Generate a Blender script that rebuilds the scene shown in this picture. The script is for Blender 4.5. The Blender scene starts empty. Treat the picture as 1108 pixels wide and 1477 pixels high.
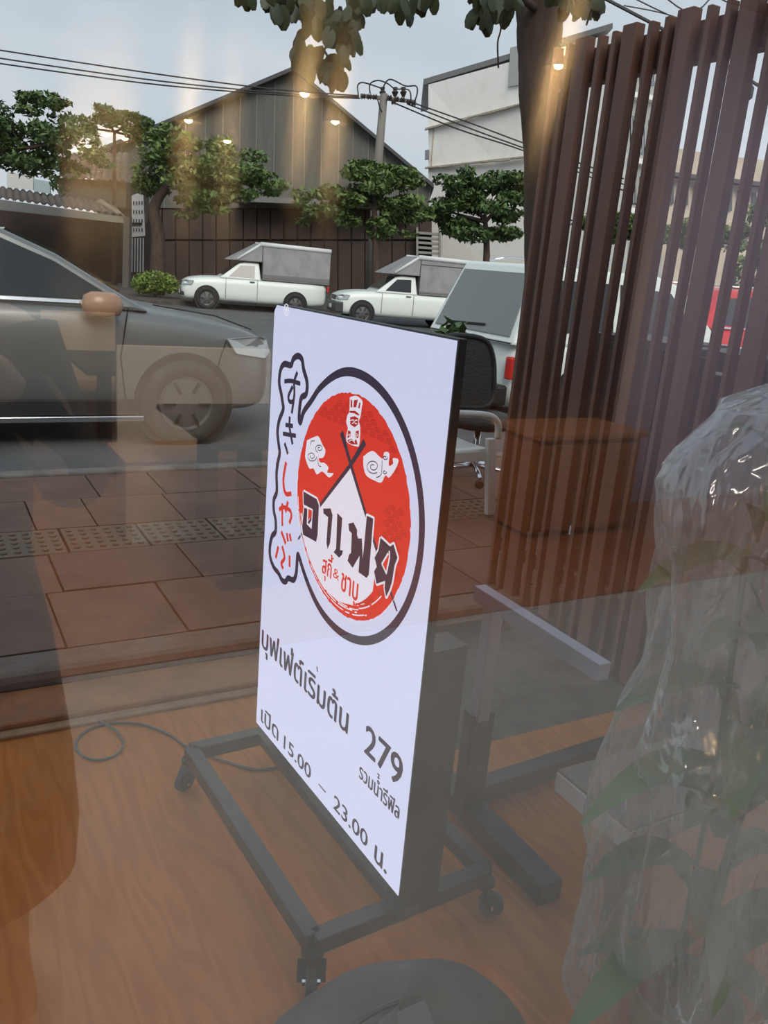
import bpy, bmesh, math, random
from mathutils import Vector, Matrix
random.seed(7)
S = bpy.context.scene
COL = S.collection
# ------------------------------------------------------------------ camera
# world frame: X runs along the shop front, Y away from it (towards the street), Z up; metres
F, CX, CY, EYE = 1200.0, 554.0, 738.5, 1.55
PITCH, ROLL = math.radians(16.4), math.radians(4.95)
def old2w(v): return Vector((v[0]*.8660254+v[1]*.5, -v[0]*.5+v[1]*.8660254, v[2]))
_f = Vector((0, math.cos(PITCH), -math.sin(PITCH))); _r = Vector((1, 0, 0)); _u = _r.cross(_f)
_R = _r*math.cos(ROLL)+_u*math.sin(ROLL); _U = _u*math.cos(ROLL)-_r*math.sin(ROLL)
FW, RT, UP = old2w(_f), old2w(_r*math.cos(ROLL)+_u*math.sin(ROLL)), old2w(_u*math.cos(ROLL)-_r*math.sin(ROLL))
HEAD = old2w((0, 1, 0))
C0 = Vector((0, 0, EYE))
cam = bpy.data.cameras.new('camera'); cam.sensor_fit = 'AUTO'; cam.sensor_width = 36; cam.lens = 36*F/1477
cam.clip_start = .02; cam.clip_end = 500
co = bpy.data.objects.new('camera', cam); COL.objects.link(co)
m = Matrix((RT, UP, -FW)).transposed().to_4x4(); m.translation = C0; co.matrix_world = m
S.camera = co
def ray(px, py): return FW*F+RT*(px-CX)-UP*(py-CY)
def az(px, py, z=0.): d = ray(px, py); return C0+d*((z-EYE)/d.z)
def ay(px, py, D): d = ray(px, py); return C0+d*(D/d.dot(HEAD))      # D metres ahead of the viewer
def an(px, py, n): d = ray(px, py); return C0+d*(n/d.y)             # on a plane parallel to the shop front
def au(px, py, u): d = ray(px, py); return C0+d*(u/d.x)
# ------------------------------------------------------------------ sky and exposure
S.view_settings.view_transform = 'Standard'; S.view_settings.look = 'None'
S.view_settings.gamma = 1; S.view_settings.exposure = 0; S.view_settings.use_curve_mapping = False
W = bpy.data.worlds.new('overcast_sky'); S.world = W; W.use_nodes = True
nt = W.node_tree; nt.nodes.clear()
def N(nt, t, **k):
    n = nt.nodes.new(t)
    for a, b in k.items(): setattr(n, a, b)
    return n
tc = N(nt, 'ShaderNodeTexCoord'); sx = N(nt, 'ShaderNodeSeparateXYZ'); nt.links.new(tc.outputs['Generated'], sx.inputs[0])
cr = N(nt, 'ShaderNodeValToRGB'); cr.color_ramp.elements[0].position = .0; cr.color_ramp.elements[0].color = (.74, .82, .88, 1)
cr.color_ramp.elements[1].position = .7; cr.color_ramp.elements[1].color = (.44, .60, .76, 1)
nt.links.new(sx.outputs[2], cr.inputs[0])
mp = N(nt, 'ShaderNodeMapping'); mp.inputs['Scale'].default_value = (1.5, 1.5, 5); nt.links.new(tc.outputs['Generated'], mp.inputs[0])
nz = N(nt, 'ShaderNodeTexNoise'); nz.inputs['Scale'].default_value = 2.2; nz.inputs['Detail'].default_value = 5
nt.links.new(mp.outputs[0], nz.inputs[0])
cl = N(nt, 'ShaderNodeValToRGB'); cl.color_ramp.elements[0].position = .38; cl.color_ramp.elements[1].position = .68
nt.links.new(nz.outputs[0], cl.inputs[0])
mx = N(nt, 'ShaderNodeMix', data_type='RGBA'); mx.inputs['B'].default_value = (.88, .93, .97, 1)
ml = N(nt, 'ShaderNodeMath', operation='MULTIPLY'); ml.inputs[1].default_value = .6
nt.links.new(cl.outputs[0], ml.inputs[0]); nt.links.new(ml.outputs[0], mx.inputs['Factor']); nt.links.new(cr.outputs[0], mx.inputs['A'])
bg = N(nt, 'ShaderNodeBackground'); bg.inputs[1].default_value = 1.03
nt.links.new(mx.outputs['Result'], bg.inputs[0])
wo = N(nt, 'ShaderNodeOutputWorld'); nt.links.new(bg.outputs[0], wo.inputs[0])
sun = bpy.data.lights.new('hazy_sun', 'SUN'); sun.energy = 2.9; sun.angle = math.radians(35); sun.color = (1, .93, .82)
so = bpy.data.objects.new('hazy_sun', sun); COL.objects.link(so); so.rotation_euler = Vector((.25, .83, -.62)).to_track_quat('-Z', 'Y').to_euler()
# ------------------------------------------------------------------ materials
MATS = {}
def mat(name, col, rough=.6, metal=0., spec=.5, noise=None, bump=None, emit=None, estr=1., grain=None, alpha=None):
    """noise=(colour2, scale, detail, lo, hi); grain = stretch of the noise in x,y,z; bump=(strength, scale)"""
    if name in MATS: return MATS[name]
    m = bpy.data.materials.new(name); m.use_nodes = True; t = m.node_tree; p = t.nodes['Principled BSDF']
    p.inputs['Base Color'].default_value = (*col, 1); p.inputs['Roughness'].default_value = rough
    p.inputs['Metallic'].default_value = metal; p.inputs['Specular IOR Level'].default_value = spec
    if noise or bump:
        c = N(t, 'ShaderNodeTexCoord'); mp = N(t, 'ShaderNodeMapping'); mp.inputs['Scale'].default_value = grain or (1, 1, 1)
        t.links.new(c.outputs['Object'], mp.inputs[0])
    if noise:
        c2, sc, det, lo, hi = noise
        n = N(t, 'ShaderNodeTexNoise'); n.inputs['Scale'].default_value = sc; n.inputs['Detail'].default_value = det; n.inputs['Roughness'].default_value = .65
        t.links.new(mp.outputs[0], n.inputs[0]); r = N(t, 'ShaderNodeValToRGB')
        r.color_ramp.elements[0].position = lo; r.color_ramp.elements[1].position = hi
        r.color_ramp.elements[0].color = (*col, 1); r.color_ramp.elements[1].color = (*c2, 1)
        t.links.new(n.outputs[0], r.inputs[0]); t.links.new(r.outputs[0], p.inputs['Base Color'])
    if bump:
        n2 = N(t, 'ShaderNodeTexNoise'); n2.inputs['Scale'].default_value = bump[1]; n2.inputs['Detail'].default_value = 4
        t.links.new(mp.outputs[0], n2.inputs[0]); b = N(t, 'ShaderNodeBump'); b.inputs['Strength'].default_value = bump[0]; b.inputs['Distance'].default_value = .02
        t.links.new(n2.outputs[0], b.inputs['Height']); t.links.new(b.outputs[0], p.inputs['Normal'])
    if emit: p.inputs['Emission Color'].default_value = (*emit, 1); p.inputs['Emission Strength'].default_value = estr
    MATS[name] = m; return m
def clear_mat(name, build):
    if name in MATS: return MATS[name]
    m = bpy.data.materials.new(name); m.use_nodes = True; t = m.node_tree; t.nodes.clear()
    out = N(t, 'ShaderNodeOutputMaterial'); s = build(t); t.links.new(s, out.inputs[0]); MATS[name] = m; return m
def wood_floor_mat():
    m = mat('laminate', (.30, .13, .055), .6, spec=.12); t = m.node_tree; p = t.nodes['Principled BSDF']
    c = N(t, 'ShaderNodeTexCoord'); mp = N(t, 'ShaderNodeMapping'); mp.inputs['Scale'].default_value = (9.0, 1.3, 1)
    t.links.new(c.outputs['Object'], mp.inputs[0])
    n = N(t, 'ShaderNodeTexNoise'); n.inputs['Scale'].default_value = 1.3; n.inputs['Detail'].default_value = 3; n.inputs['Distortion'].default_value = .3
    t.links.new(mp.outputs[0], n.inputs[0])
    k = N(t, 'ShaderNodeMath', operation='MULTIPLY'); k.inputs[1].default_value = 34; t.links.new(n.outputs[0], k.inputs[0])
    f = N(t, 'ShaderNodeMath', operation='SINE'); t.links.new(k.outputs[0], f.inputs[0])
    r = N(t, 'ShaderNodeValToRGB'); r.color_ramp.elements[0].position = .0; r.color_ramp.elements[0].color = (.38, .115, .016, 1)
    r.color_ramp.elements[1].position = 1.; r.color_ramp.elements[1].color = (.46, .15, .028, 1)
    mr = N(t, 'ShaderNodeMapRange'); mr.inputs['From Min'].default_value = -1; t.links.new(f.outputs[0], mr.inputs[0]); t.links.new(mr.outputs[0], r.inputs[0])
    d = N(t, 'ShaderNodeTexNoise'); d.inputs['Scale'].default_value = 2.2; d.inputs['Detail'].default_value = 6; t.links.new(c.outputs['Object'], d.inputs[0])
    dr = N(t, 'ShaderNodeValToRGB'); dr.color_ramp.elements[0].position = .4; dr.color_ramp.elements[1].position = .68; t.links.new(d.outputs[0], dr.inputs[0])
    x = N(t, 'ShaderNodeMix', data_type='RGBA'); x.inputs['B'].default_value = (.33, .15, .06, 1)
    k2 = N(t, 'ShaderNodeMath', operation='MULTIPLY'); k2.inputs[1].default_value = .4; t.links.new(dr.outputs[0], k2.inputs[0])
    t.links.new(k2.outputs[0], x.inputs['Factor']); t.links.new(r.outputs[0], x.inputs['A']); t.links.new(x.outputs['Result'], p.inputs['Base Color'])
    return m
# ------------------------------------------------------------------ mesh helpers
ORG = {}
def thing(name, label, cat, loc=(0, 0, 0), group=None, rz=0):
    o = bpy.data.objects.new(name, None); COL.objects.link(o); o.location = loc; o.rotation_euler = (0, 0, rz); o.empty_display_size = .1
    o['label'] = label; o['category'] = cat
    if group: o['group'] = group
    ORG[o.name] = Vector(loc); return o
class G:
    def __init__(s): s.v = []; s.f = []
    def quadgrid(s, rows, closed=False, cap=False):
        b = len(s.v); nr = len(rows); nc = len(rows[0])
        for r in rows: s.v += [Vector(p) for p in r]
        for i in range(nr-1):
            for j in range(nc if closed else nc-1):
                k = (j+1) % nc; s.f.append((b+i*nc+j, b+i*nc+k, b+(i+1)*nc+k, b+(i+1)*nc+j))
        if cap: s.f.append(tuple(b+j for j in range(nc))[::-1]); s.f.append(tuple(b+(nr-1)*nc+j for j in range(nc)))
        return s
    def box(s, c, d, rz=0, mtx=None):
        b = len(s.v); cc = Vector(c)
        for i in range(8):
            p = Vector(((i & 1)-.5, (i >> 1 & 1)-.5, (i >> 2 & 1)-.5)); p = Vector((p.x*d[0], p.y*d[1], p.z*d[2]))
            if mtx: p = mtx @ p
            elif rz: p = Vector((p.x*math.cos(rz)-p.y*math.sin(rz), p.x*math.sin(rz)+p.y*math.cos(rz), p.z))
            s.v.append(cc+p)
        s.f += [tuple(b+k for k in q) for q in ((0, 2, 3, 1), (4, 5, 7, 6), (0, 1, 5, 4), (2, 6, 7, 3), (0, 4, 6, 2), (1, 3, 7, 5))]; return s
    def beam(s, a, b, w, h, up=(0, 0, 1)):
        a, b = Vector(a), Vector(b); x = (b-a); L = x.length; x.normalize(); up = Vector(up)
        if abs(x.dot(up)) > .95: up = Vector((0, 1, 0))
        y = up.cross(x).normalized(); z = x.cross(y); return s.box((a+b)/2, (L, w, h), mtx=Matrix((x, y, z)).transposed())
    def prism(s, poly, vec):
        vec = Vector(vec); b = len(s.v); n = len(poly)
        s.v += [Vector(p) for p in poly]+[Vector(p)+vec for p in poly]
        s.f.append(tuple(range(b, b+n))); s.f.append(tuple(range(b+2*n-1, b+n-1, -1)))
        for i in range(n): j = (i+1) % n; s.f.append((b+i, b+n+i, b+n+j, b+j))
        return s
    def poly(s, pts): b = len(s.v); s.v += [Vector(p) for p in pts]; s.f.append(tuple(range(b, b+len(pts)))); return s
    def tube(s, path, r, seg=8, closed=False):
        path = [Vector(p) for p in path]; n = len(path); rs = r if isinstance(r, (list, tuple)) else [r]*n; rows = []
        last = None
        for i, p in enumerate(path):
            a = path[max(i-1, 0)] if not closed else path[i-1]; c = path[min(i+1, n-1)] if not closed else path[(i+1) % n]
            t = (c-a).normalized(); ref = last if last else (Vector((0, 0, 1)) if abs(t.z) < .9 else Vector((1, 0, 0)))
            x = (ref-t*ref.dot(t)).normalized(); last = x; y = t.cross(x)
            rows.append([p+(x*math.cos(2*math.pi*k/seg)+y*math.sin(2*math.pi*k/seg))*rs[i] for k in range(seg)])
        if closed: rows.append(rows[0])
        return s.quadgrid(rows, True, not closed)
    def lathe(s, prof, c=(0, 0, 0), axis='z', seg=24):
        rows = []
        for r, h in prof:
            row = []
            for k in range(seg):
                a = 2*math.pi*k/seg; q = (r*math.cos(a), r*math.sin(a), h)
                if axis == 'y': q = (q[0], q[2], q[1])
                if axis == 'x': q = (q[2], q[0], q[1])
                row.append(Vector(q)+Vector(c))
            rows.append(row)
        return s.quadgrid(rows, True, True)
    def mirror(s, d=.6):                 # across the window pane (the far side of the glass becomes the near side)
        s.v = [Vector((p.x, 2*d-p.y, p.z)) for p in s.v]; s.f = [q[::-1] for q in s.f]; return s
    def make(s, name, m, parent=None, smooth=False, bevel=0, sub=0, kind=None, recalc=True, org=None):
        me = bpy.data.meshes.new(name)
        o0 = org if org is not None else (ORG.get(parent.name, Vector()) if parent else Vector())
        me.from_pydata([p-Vector(o0) for p in s.v], [], s.f)
        if recalc:
            bm = bmesh.new(); bm.from_mesh(me); bmesh.ops.recalc_face_normals(bm, faces=bm.faces); bm.to_mesh(me); bm.free()
        if m: me.materials.append(m)
        o = bpy.data.objects.new(name, me); COL.objects.link(o)
        if parent: o.parent = parent; ORG[o.name] = Vector(o0)
        if smooth:
            for p in me.polygons: p.use_smooth = True
        if bevel: b = o.modifiers.new('b', 'BEVEL'); b.width = bevel; b.segments = 2; b.limit_method = 'ANGLE'
        if sub: b = o.modifiers.new('s', 'SUBSURF'); b.levels = sub; b.render_levels = sub
        if kind: o['kind'] = kind
        return o
def tag(o, label, cat, group=None):
    o['label'] = label; o['category'] = cat
    if group: o['group'] = group
    return o
def struct(name, g, m, **k): o = g.make(name, m, **k); o['kind'] = 'structure'; return o
def copy_tree(o, parent=None):
    c = o.copy(); COL.objects.link(c)
    if parent: c.parent = parent
    for ch in list(o.children): copy_tree(ch, c)
    return c
def piece(name, o, parent, loc=None, rot=None, scale=None):     # another piece sharing the mesh of o
    c = bpy.data.objects.new(name, o.data); COL.objects.link(c); c.parent = parent
    if loc is not None: c.location = loc
    if rot is not None: c.rotation_euler = rot
    if scale is not None: c.scale = scale
    return c
# material library
M_ALU = mat('steel_black', (.018, .02, .02), .42, noise=((.04, .043, .042), 9, 5, .45, .75))
M_CONC = mat('stained_concrete', (.095, .082, .066), .85, noise=((.038, .033, .027), 3.5, 7, .42, .66), bump=(.3, 30))
M_ASPH = mat('asphalt', (.115, .115, .115), .9, noise=((.07, .07, .07), 1.1, 6, .4, .7), bump=(.3, 60))
M_TILE = [mat('paving_'+a, c, .8, noise=(d, 4, 7, .4, .7), bump=(.25, 45)) for a, c, d in (('a', (.17, .10, .068), (.12, .07, .046)), ('b', (.15, .09, .065), (.10, .062, .045)), ('c', (.18, .105, .072), (.12, .075, .052)))]
M_TACT = mat('tactile_paving', (.165, .11, .07), .8, noise=((.14, .11, .08), 6, 6, .4, .7))
M_RISER = mat('orange_riser', (.30, .105, .03), .7, noise=((.16, .06, .02), 5, 6, .4, .7))  # floor's orange, seen where the reflection is dark, put into the step colour
M_SLAT = mat('stained_timber', (.145, .078, .058), .55, noise=((.20, .095, .062), 3, 4, .4, .75), grain=(12, 12, .8))
M_DARK = mat('dark_plastic', (.012, .012, .013), .5)
M_RUB = mat('rubber', (.02, .02, .02), .75)
M_CHROME = mat('chrome', (.75, .76, .78), .16, metal=1)
M_WHITE = mat('white_paint', (.72, .78, .75), .28, spec=.5)
M_SILV = mat('silver_paint', (.20, .21, .205), .28, metal=.5, spec=.5)
M_GLASS = mat('dark_car_glass', (.012, .014, .014), .06, spec=.8)
M_GLASSL = mat('pale_car_glass', (.16, .18, .17), .08, spec=.9)  # grey-green reflection put into the glass colour
M_TARP = mat('grey_canvas', (.30, .31, .31), .75, noise=((.22, .23, .23), 2.5, 5, .4, .7), bump=(.5, 3))
M_TARPW = mat('white_canvas', (.66, .67, .68), .55)
M_RED = mat('red_lamp', (.5, .02, .015), .3)
M_HEAD = mat('headlamp', (.45, .48, .48), .12, metal=.4)
M_BARK = mat('bark', (.085, .058, .042), .9, noise=((.04, .028, .02), 9, 6, .4, .7), bump=(.9, 14), grain=(1, 1, .35))
M_PLATE = mat('white_plate', (.7, .7, .7), .4)
M_LAV = mat('pale_powder_coat', (.42, .42, .52), .3)

# ================================================================== STRUCTURE
struct('floor', G().prism([(-6, .66, 0), (9, .66, 0), (9, 2.0, 0), (1.35, 2.0, 0), (1.35, 2.58, 0), (-6, 2.58, 0)], (0, 0, -.12)), wood_floor_mat())
struct('floor_concrete', G().prism([(1.35, 2.0, .0), (9, 2.0, .0), (9, 2.74, .0), (1.35, 2.74, .0)], (0, 0, -.12)), M_CONC)
struct('trim_1', G().box((-2.325, 2.735, -.02), (7.35, .23, .10)), M_RISER, bevel=.012)
struct('trim_4', G().box((-2.325, 2.60, -.03), (7.35, .045, .085)), mat('worn_edge', (.30, .17, .09), .7, noise=((.2, .09, .04), 6, 5, .4, .7)), bevel=.006)
pv = struct('ground_pavement', G().box((2, 4.21, -.045), (22, 2.7, .13)), mat('mortar', (.045, .033, .027), .95))
kerb = struct('trim_2', G().box((2, 2.945, .04), (22, .18, .085)), mat('old_kerb', (.19, .145, .115), .85, noise=((.13, .09, .065), 5, 7, .4, .7), bump=(.4, 25)), bevel=.03)
struct('trim_3', G().box((2, 5.63, -.03), (22, .12, .24)), mat('kerb_stone', (.2, .18, .16), .85, noise=((.09, .08, .07), 5, 7, .4, .7), bump=(.5, 20)), bevel=.012)
rnd = random.Random(3)
base = [None]*3
def tile(x0, x1, y0, y1, k):
    g = .005; z = .069+rnd.uniform(-.0025, .0025)
    if x1-x0 < .12: return
    G().box(((x0+x1)/2, (y0+y1)/2, z-.012), (x1-x0-2*g, y1-y0-2*g, .03)).make('tile', M_TILE[k], pv)
for (y0, y1, off, L) in ((3.04, 3.60, .39, .60), (3.60, 4.09, .05, .80), (4.48, 5.03, .2, .62), (5.03, 5.57, .52, .80)):
    x = -3.6+off
    while x < 7:
        w = L*rnd.choice((1, 1, .5, .78)); tile(x, x+w, y0, y1, rnd.randrange(3)); x += w
tact0 = None; x = -3.4
while x < 6:
    g = G().box((0, 0, -.012), (.385, .375, .03))
    if tact0 is None:
        for i in range(6):
            for j in range(5): g.lathe([(.017, 0), (.017, .006), (.011, .010)], (-.158+i*.063, -.135+j*.068, 0.003), seg=8)
        tact0 = g.make('tactile_tile', M_TACT, pv); tact0.location = (x+.2, 4.285, .069)
    else: piece('tactile_tile', tact0, pv, (x+.2, 4.285, .069))
    x += .4
rd = struct('ground_road', G().box((5, 15.5, -.2), (120, 21, .2)), M_ASPH)
struct('ground_far_pavement', G().box((5, 46, -.09), (160, 40.6, .2)), M_CONC)
for k in range(9): G().box((-26+k*7.0, 13.2, -.0985), (3.2, .12, .006)).make('road_line', mat('road_paint', (.6, .6, .58), .7), rd)
# the shop: pane, front wall round it and the dining room behind the viewer
def pane_mat(t):
    tr = N(t, 'ShaderNodeBsdfTransparent'); tr.inputs[0].default_value = (1, 1, 1, 1)
    gl = N(t, 'ShaderNodeBsdfAnisotropic'); gl.inputs['Roughness'].default_value = 0
    sm = N(t, 'ShaderNodeBsdfAnisotropic'); sm.inputs['Roughness'].default_value = .13; sm.inputs['Anisotropy'].default_value = .62; sm.distribution = 'BECKMANN'
    tg = N(t, 'ShaderNodeTangent', direction_type='RADIAL', axis='Y'); 
    tg2 = N(t, 'ShaderNodeCombineXYZ'); tg2.inputs[0].default_value = 1
    t.links.new(tg2.outputs[0], sm.inputs['Tangent'])
    a = N(t, 'ShaderNodeMixShader'); a.inputs[0].default_value = .34; t.links.new(gl.outputs[0], a.inputs[1]); t.links.new(sm.outputs[0], a.inputs[2])
    b = N(t, 'ShaderNodeMixShader'); b.inputs[0].default_value = .25; t.links.new(tr.outputs[0], b.inputs[1]); t.links.new(a.outputs[0], b.inputs[2])
    return b.outputs[0]
struct('window_1', G().poly([(-2.5, .6, .02), (4.5, .6, .02), (4.5, .6, 3.0), (-2.5, .6, 3.0)]), clear_mat('smeared_glass', pane_mat), recalc=False)
M_FW = mat('dark_render', (.05, .04, .035), .8)
struct('wall_front', G().box((-4.0, .6, 1.6), (3, .12, 3.6)).box((7.0, .6, 1.6), (5, .12, 3.6)).box((2, .6, 3.4), (14, .12, .8)), M_FW)
struct('wall_back', G().box((2, -8.4, 1.6), (14, .12, 3.6)), mat('dark_wall', (.035, .027, .022), .8))
struct('wall_left', G().box((-5.0, -3.9, 1.6), (.12, 9.1, 3.6)), MATS['dark_wall'])
struct('wall_right', G().box((9.0, -3.9, 1.6), (.12, 9.1, 3.6)), MATS['dark_wall'])
struct('ceiling', G().box((2, -3.9, 3.42), (14, 9.1, .1)), MATS['dark_wall'])
struct('floor_far_room', G().box((2, -5.05, -.06), (14, 6.6, .12)), mat('room_wood', (.36, .13, .045), .5, noise=((.26, .09, .03), 2, 4, .4, .7), grain=(9, 1, 1)))
struct('floor_dining_room', G().box((2, -.57, -.06), (14, 2.34, .12)), mat('veil_grey_floor', (.44, .46, .47), .6, noise=((.34, .36, .37), 2, 5, .4, .7)))  # pale grey strip added so its reflection veils the wooden floor
struct('wall_partition', G().box((6.4, -3.2, 1.68), (3.9, .1, 3.36)), mat('lilac_wall', (.50, .47, .56), .8))
# unseen fill lights added to brighten the dining room's reflections
def area(name, loc, size, power, col, rot=(0, 0, 0)):
    l = bpy.data.lights.new(name, 'AREA'); l.energy = power; l.size = size; l.color = col
    o = bpy.data.objects.new(name, l); COL.objects.link(o); o.location = loc; o.rotation_euler = rot; return o
area('room_fill_light', (1.0, -1.4, 3.3), 1.2, 170, (1, .92, .82), (math.radians(-32), 0, 0))
area('room_fill_light', (6.0, -1.2, 3.3), 1.6, 70, (.93, .9, 1))

# ================================================================== LIGHTBOX SIGN
P0 = Vector((.827, 2.091, .2)); SD = Vector((.0507, -.9987, 0)).normalized(); ON = Vector((-.9987, -.0507, 0)).normalized(); ZZ = Vector((0, 0, 1))
def sp(s, t, d=0): return P0+SD*s+ZZ*t+ON*d
def pp(px, py): d = ray(px, py); q = C0+d*((P0-C0).dot(ON)/d.dot(ON)); return ((q-P0).dot(SD), q.z-.2)
def em(name, c, s=1.): return clear_mat(name, lambda t: _em(t, c, s))
def _em(t, c, s):
    e = N(t, 'ShaderNodeEmission'); e.inputs[0].default_value = (*c, 1); e.inputs[1].default_value = s; return e.outputs[0]
E_W = em('lit_acrylic', (.76, .80, 1.06), 1.0); E_K = em('lit_black_print', (.055, .045, .075)); E_R = em('lit_red_print', (.80, .055, .04))
E_D = em('lit_dark_red_print', (.50, .035, .035)); E_WW = em('lit_white_print', (.92, .90, 1.02))
sign = thing('lightbox_sign', 'illuminated white restaurant lightbox with a round red logo on a black wheeled frame', 'sign', (.85, 1.69, 0))
bd = G()
cs = [(.012*0, 0), (.808, 0), (.808, 1.235), (.02, 1.235), (.006, 1.229), (0, 1.215)]
bd.prism([sp(s, t, 0) for s, t in cs], ON*-.02); bd.make('light_box', M_ALU, sign, bevel=.002)
fc = G().prism([sp(s, t, .0008) for s, t in [(.004, .004), (.804, .004), (.804, 1.231), (.018, 1.231), (.004, 1.215)]], ON*.002).make('face', E_W, sign)
_lay = [0]
def flat(name, polys, m, lay, parent=None):
    g = G(); d = .003+lay*.0004
    for p in polys: g.poly([sp(s, t, d) for s, t in p])
    return g.make(name, m, parent or fc)
def ribbon(pts, w, disc=True):
    """flat strokes as a list of polygons"""
    out = []
    for i, ((a, b), (c, d)) in enumerate(zip(pts, pts[1:])):
        L = math.hypot(c-a, d-b) or 1e-6; w0 = w[i] if isinstance(w, list) else w; w1 = w[i+1] if isinstance(w, list) else w
        x, y = -(d-b)/L, (c-a)/L
        out.append([(a+x*w0/2, b+y*w0/2), (c+x*w1/2, d+y*w1/2), (c-x*w1/2, d-y*w1/2), (a-x*w0/2, b-y*w0/2)])
    if disc:
        for i, (a, b) in enumerate(pts[1:-1]):
            ww = (w[i+1] if isinstance(w, list) else w)/2
            out.append([(a+ww*math.cos(k*math.pi/4), b+ww*math.sin(k*math.pi/4)) for k in range(8)])
    return out
def arc(c, r, a0, a1, n=40): return [(c[0]+r*math.cos(math.radians(a0+(a1-a0)*i/n)), c[1]+r*math.sin(math.radians(a0+(a1-a0)*i/n))) for i in range(n+1)]
def cr_(ox, oy, k): return lambda L: [pp(ox+x/k, oy+y/k) for x, y in L]
def smooth(P, n=4):
    out = []
    for i in range(len(P)-1):
        p0, p1, p2, p3 = P[max(i-1, 0)], P[i], P[i+1], P[min(i+2, len(P)-1)]
        for k in range(n):
            t = k/n; out.append(tuple(.5*((2*p1[j])+(-p0[j]+p2[j])*t+(2*p0[j]-5*p1[j]+4*p2[j]-p3[j])*t*t+(-p0[j]+3*p1[j]-3*p2[j]+p3[j])*t**3) for j in range(len(P[0]))))
    return out+[P[-1]]
cA = cr_(430, 690, 6.925); cB = cr_(385, 500, 8.2); cC = cr_(380, 660, 7.77); cD = cr_(430, 560, 6.925)
blob = cB([(615, 520), (540, 640), (450, 770), (415, 890), (395, 860), (405, 700), (425, 600), (480, 560), (490, 420), (450, 270), (430, 150), (380, 110), (325, 150), (300, 220), (220, 205), (175, 280), (160, 430), (185, 560), (198, 650), (208, 740), (160, 870), (140, 1000), (150, 1130), (165, 1260), (135, 1400)]) \
    + cC([(175, 60), (160, 180), (163, 380), (130, 470), (130, 600), (150, 700), (148, 830), (110, 880), (85, 1000), (90, 1120), (130, 1230), (180, 1290), (220, 1370), (260, 1390), (290, 1350), (350, 1370), (380, 1300), (390, 1180), (402, 1085), (440, 1200)])
RC = (.450, .811)
a0 = math.degrees(math.atan2(blob[0][1]-RC[1], blob[0][0]-RC[0])); a1 = math.degrees(math.atan2(blob[-1][1]-RC[1], blob[-1][0]-RC[0]))
a1 = a1 if a1 < a0 else a1-360; d0 = math.hypot(blob[0][0]-RC[0], blob[0][1]-RC[1]); d1 = math.hypot(blob[-1][0]-RC[0], blob[-1][1]-RC[1]); rp = []
for i in range(97):
    a = a0+(a1-a0)*i/96; q = max(0, 1-i/12); q2 = max(0, 1-(96-i)/12); R_ = .309+(d0-.309)*q*q*(3-2*q)+(d1-.309)*q2*q2*(3-2*q2); rp.append((RC[0]+R_*math.cos(math.radians(a)), RC[1]+R_*math.sin(math.radians(a))))
flat('black_ring', ribbon(rp, [.0165+.0045*min(1, i/12, (96-i)/12) for i in range(97)]), E_K, 1)
flat('cloud_border', ribbon(smooth(blob), .0165), E_K, 1)
DC = (.456, .812); DR = .262
wob = random.Random(5)
flat('red_disc', [[(DC[0]+(DR+wob.uniform(-.0018, .0018))*math.cos(i*math.pi/90), DC[1]+(DR+wob.uniform(-.0018, .0018))*math.sin(i*math.pi/90)) for i in range(180)]], E_R, 1)
# wave pattern
wv = []
def insided(x, y, r=.255): return math.hypot(x-DC[0], y-DC[1]) < r
for j in range(40):
    for i in range(30):
        x = .2+i*.034+(.017 if j % 2 else 0); y = .56+j*.0135
        up_ = y > .985; rt_ = x > .62 and (y < .86 or y > .93); bt = y < .64 and x > .40
        if not (up_ or rt_ or bt) or not insided(x, y, .238): continue
        for r in (.0145, .0095, .005): wv += ribbon(arc((x, y), r, 15, 165, 5), .0021, False)
flat('wave_pattern', wv, E_D, 2)
inner = arc((.425, .79), .215, 205, 322, 40)
flat('white_mountain', [[(.458, .914)]+cA([(232, 290)])+[(.228, .69)]+inner+[(.602, .752)]], E_WW, 3)
ap = (.458, .914)
flat('chopstick', ribbon([(.405, .978), ap, (.600, .752), (.697, .652)], [.017, .012, .009, .006]), E_K, 4)
flat('chopstick', ribbon([(.512, .979), ap, (.315, .770), (.217, .656)], [.017, .012, .009, .006]), E_K, 4)
br = []
for r, q0, q1, w in ((.262, 175, 255, .004), (.252, 190, 300, .003), (.243, 200, 290, .0035), (.236, 200, 320, .003), (.268, 230, 340, .0016), (.228, 215, 300, .002)):
    q = q0
    while q < q1:
        e = q+wob.uniform(4, 17); br += ribbon(arc((DC[0]-.004, DC[1]), r+wob.uniform(-.002, .002), q, min(e, q1), 8), w, False); q = e+wob.uniform(.5, 3)
flat('brush_streak', br, E_WW, 4)
LET = [('letter', [(72, 128), (205, 205), (228, 268), (215, 560), (200, 632), (68, 560), (60, 480), (80, 290), (112, 302), (106, 455), (155, 505), (167, 308), (75, 258)]),
       ('letter', [(270, 300), (345, 298), (365, 365), (340, 640), (315, 705), (303, 640), (320, 385), (275, 350)]),
       ('letter', [(412, 343), (462, 395), (440, 715), (468, 715), (460, 760), (430, 790), (375, 735), (400, 700)]),
       ('letter', [(525, 450), (575, 438), (612, 515), (600, 690), (585, 735), (620, 598), (658, 598), (668, 800), (708, 370), (772, 400), (728, 960), (705, 992), (625, 935), (636, 770), (565, 892), (515, 820), (530, 760), (550, 740), (557, 545), (530, 520)]),
       ('letter', [(845, 590), (940, 678), (975, 655), (1015, 790), (985, 870), (960, 1030), (935, 1110), (900, 1180), (885, 1090), (892, 1020), (805, 1050), (780, 925), (808, 880), (785, 790), (825, 715)])]
for nm, L in LET:
    P = cA(L); flat('letter_outline', ribbon(P+[P[0]], .010), E_WW, 4.6); flat(nm, [P], E_K, 6)
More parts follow.
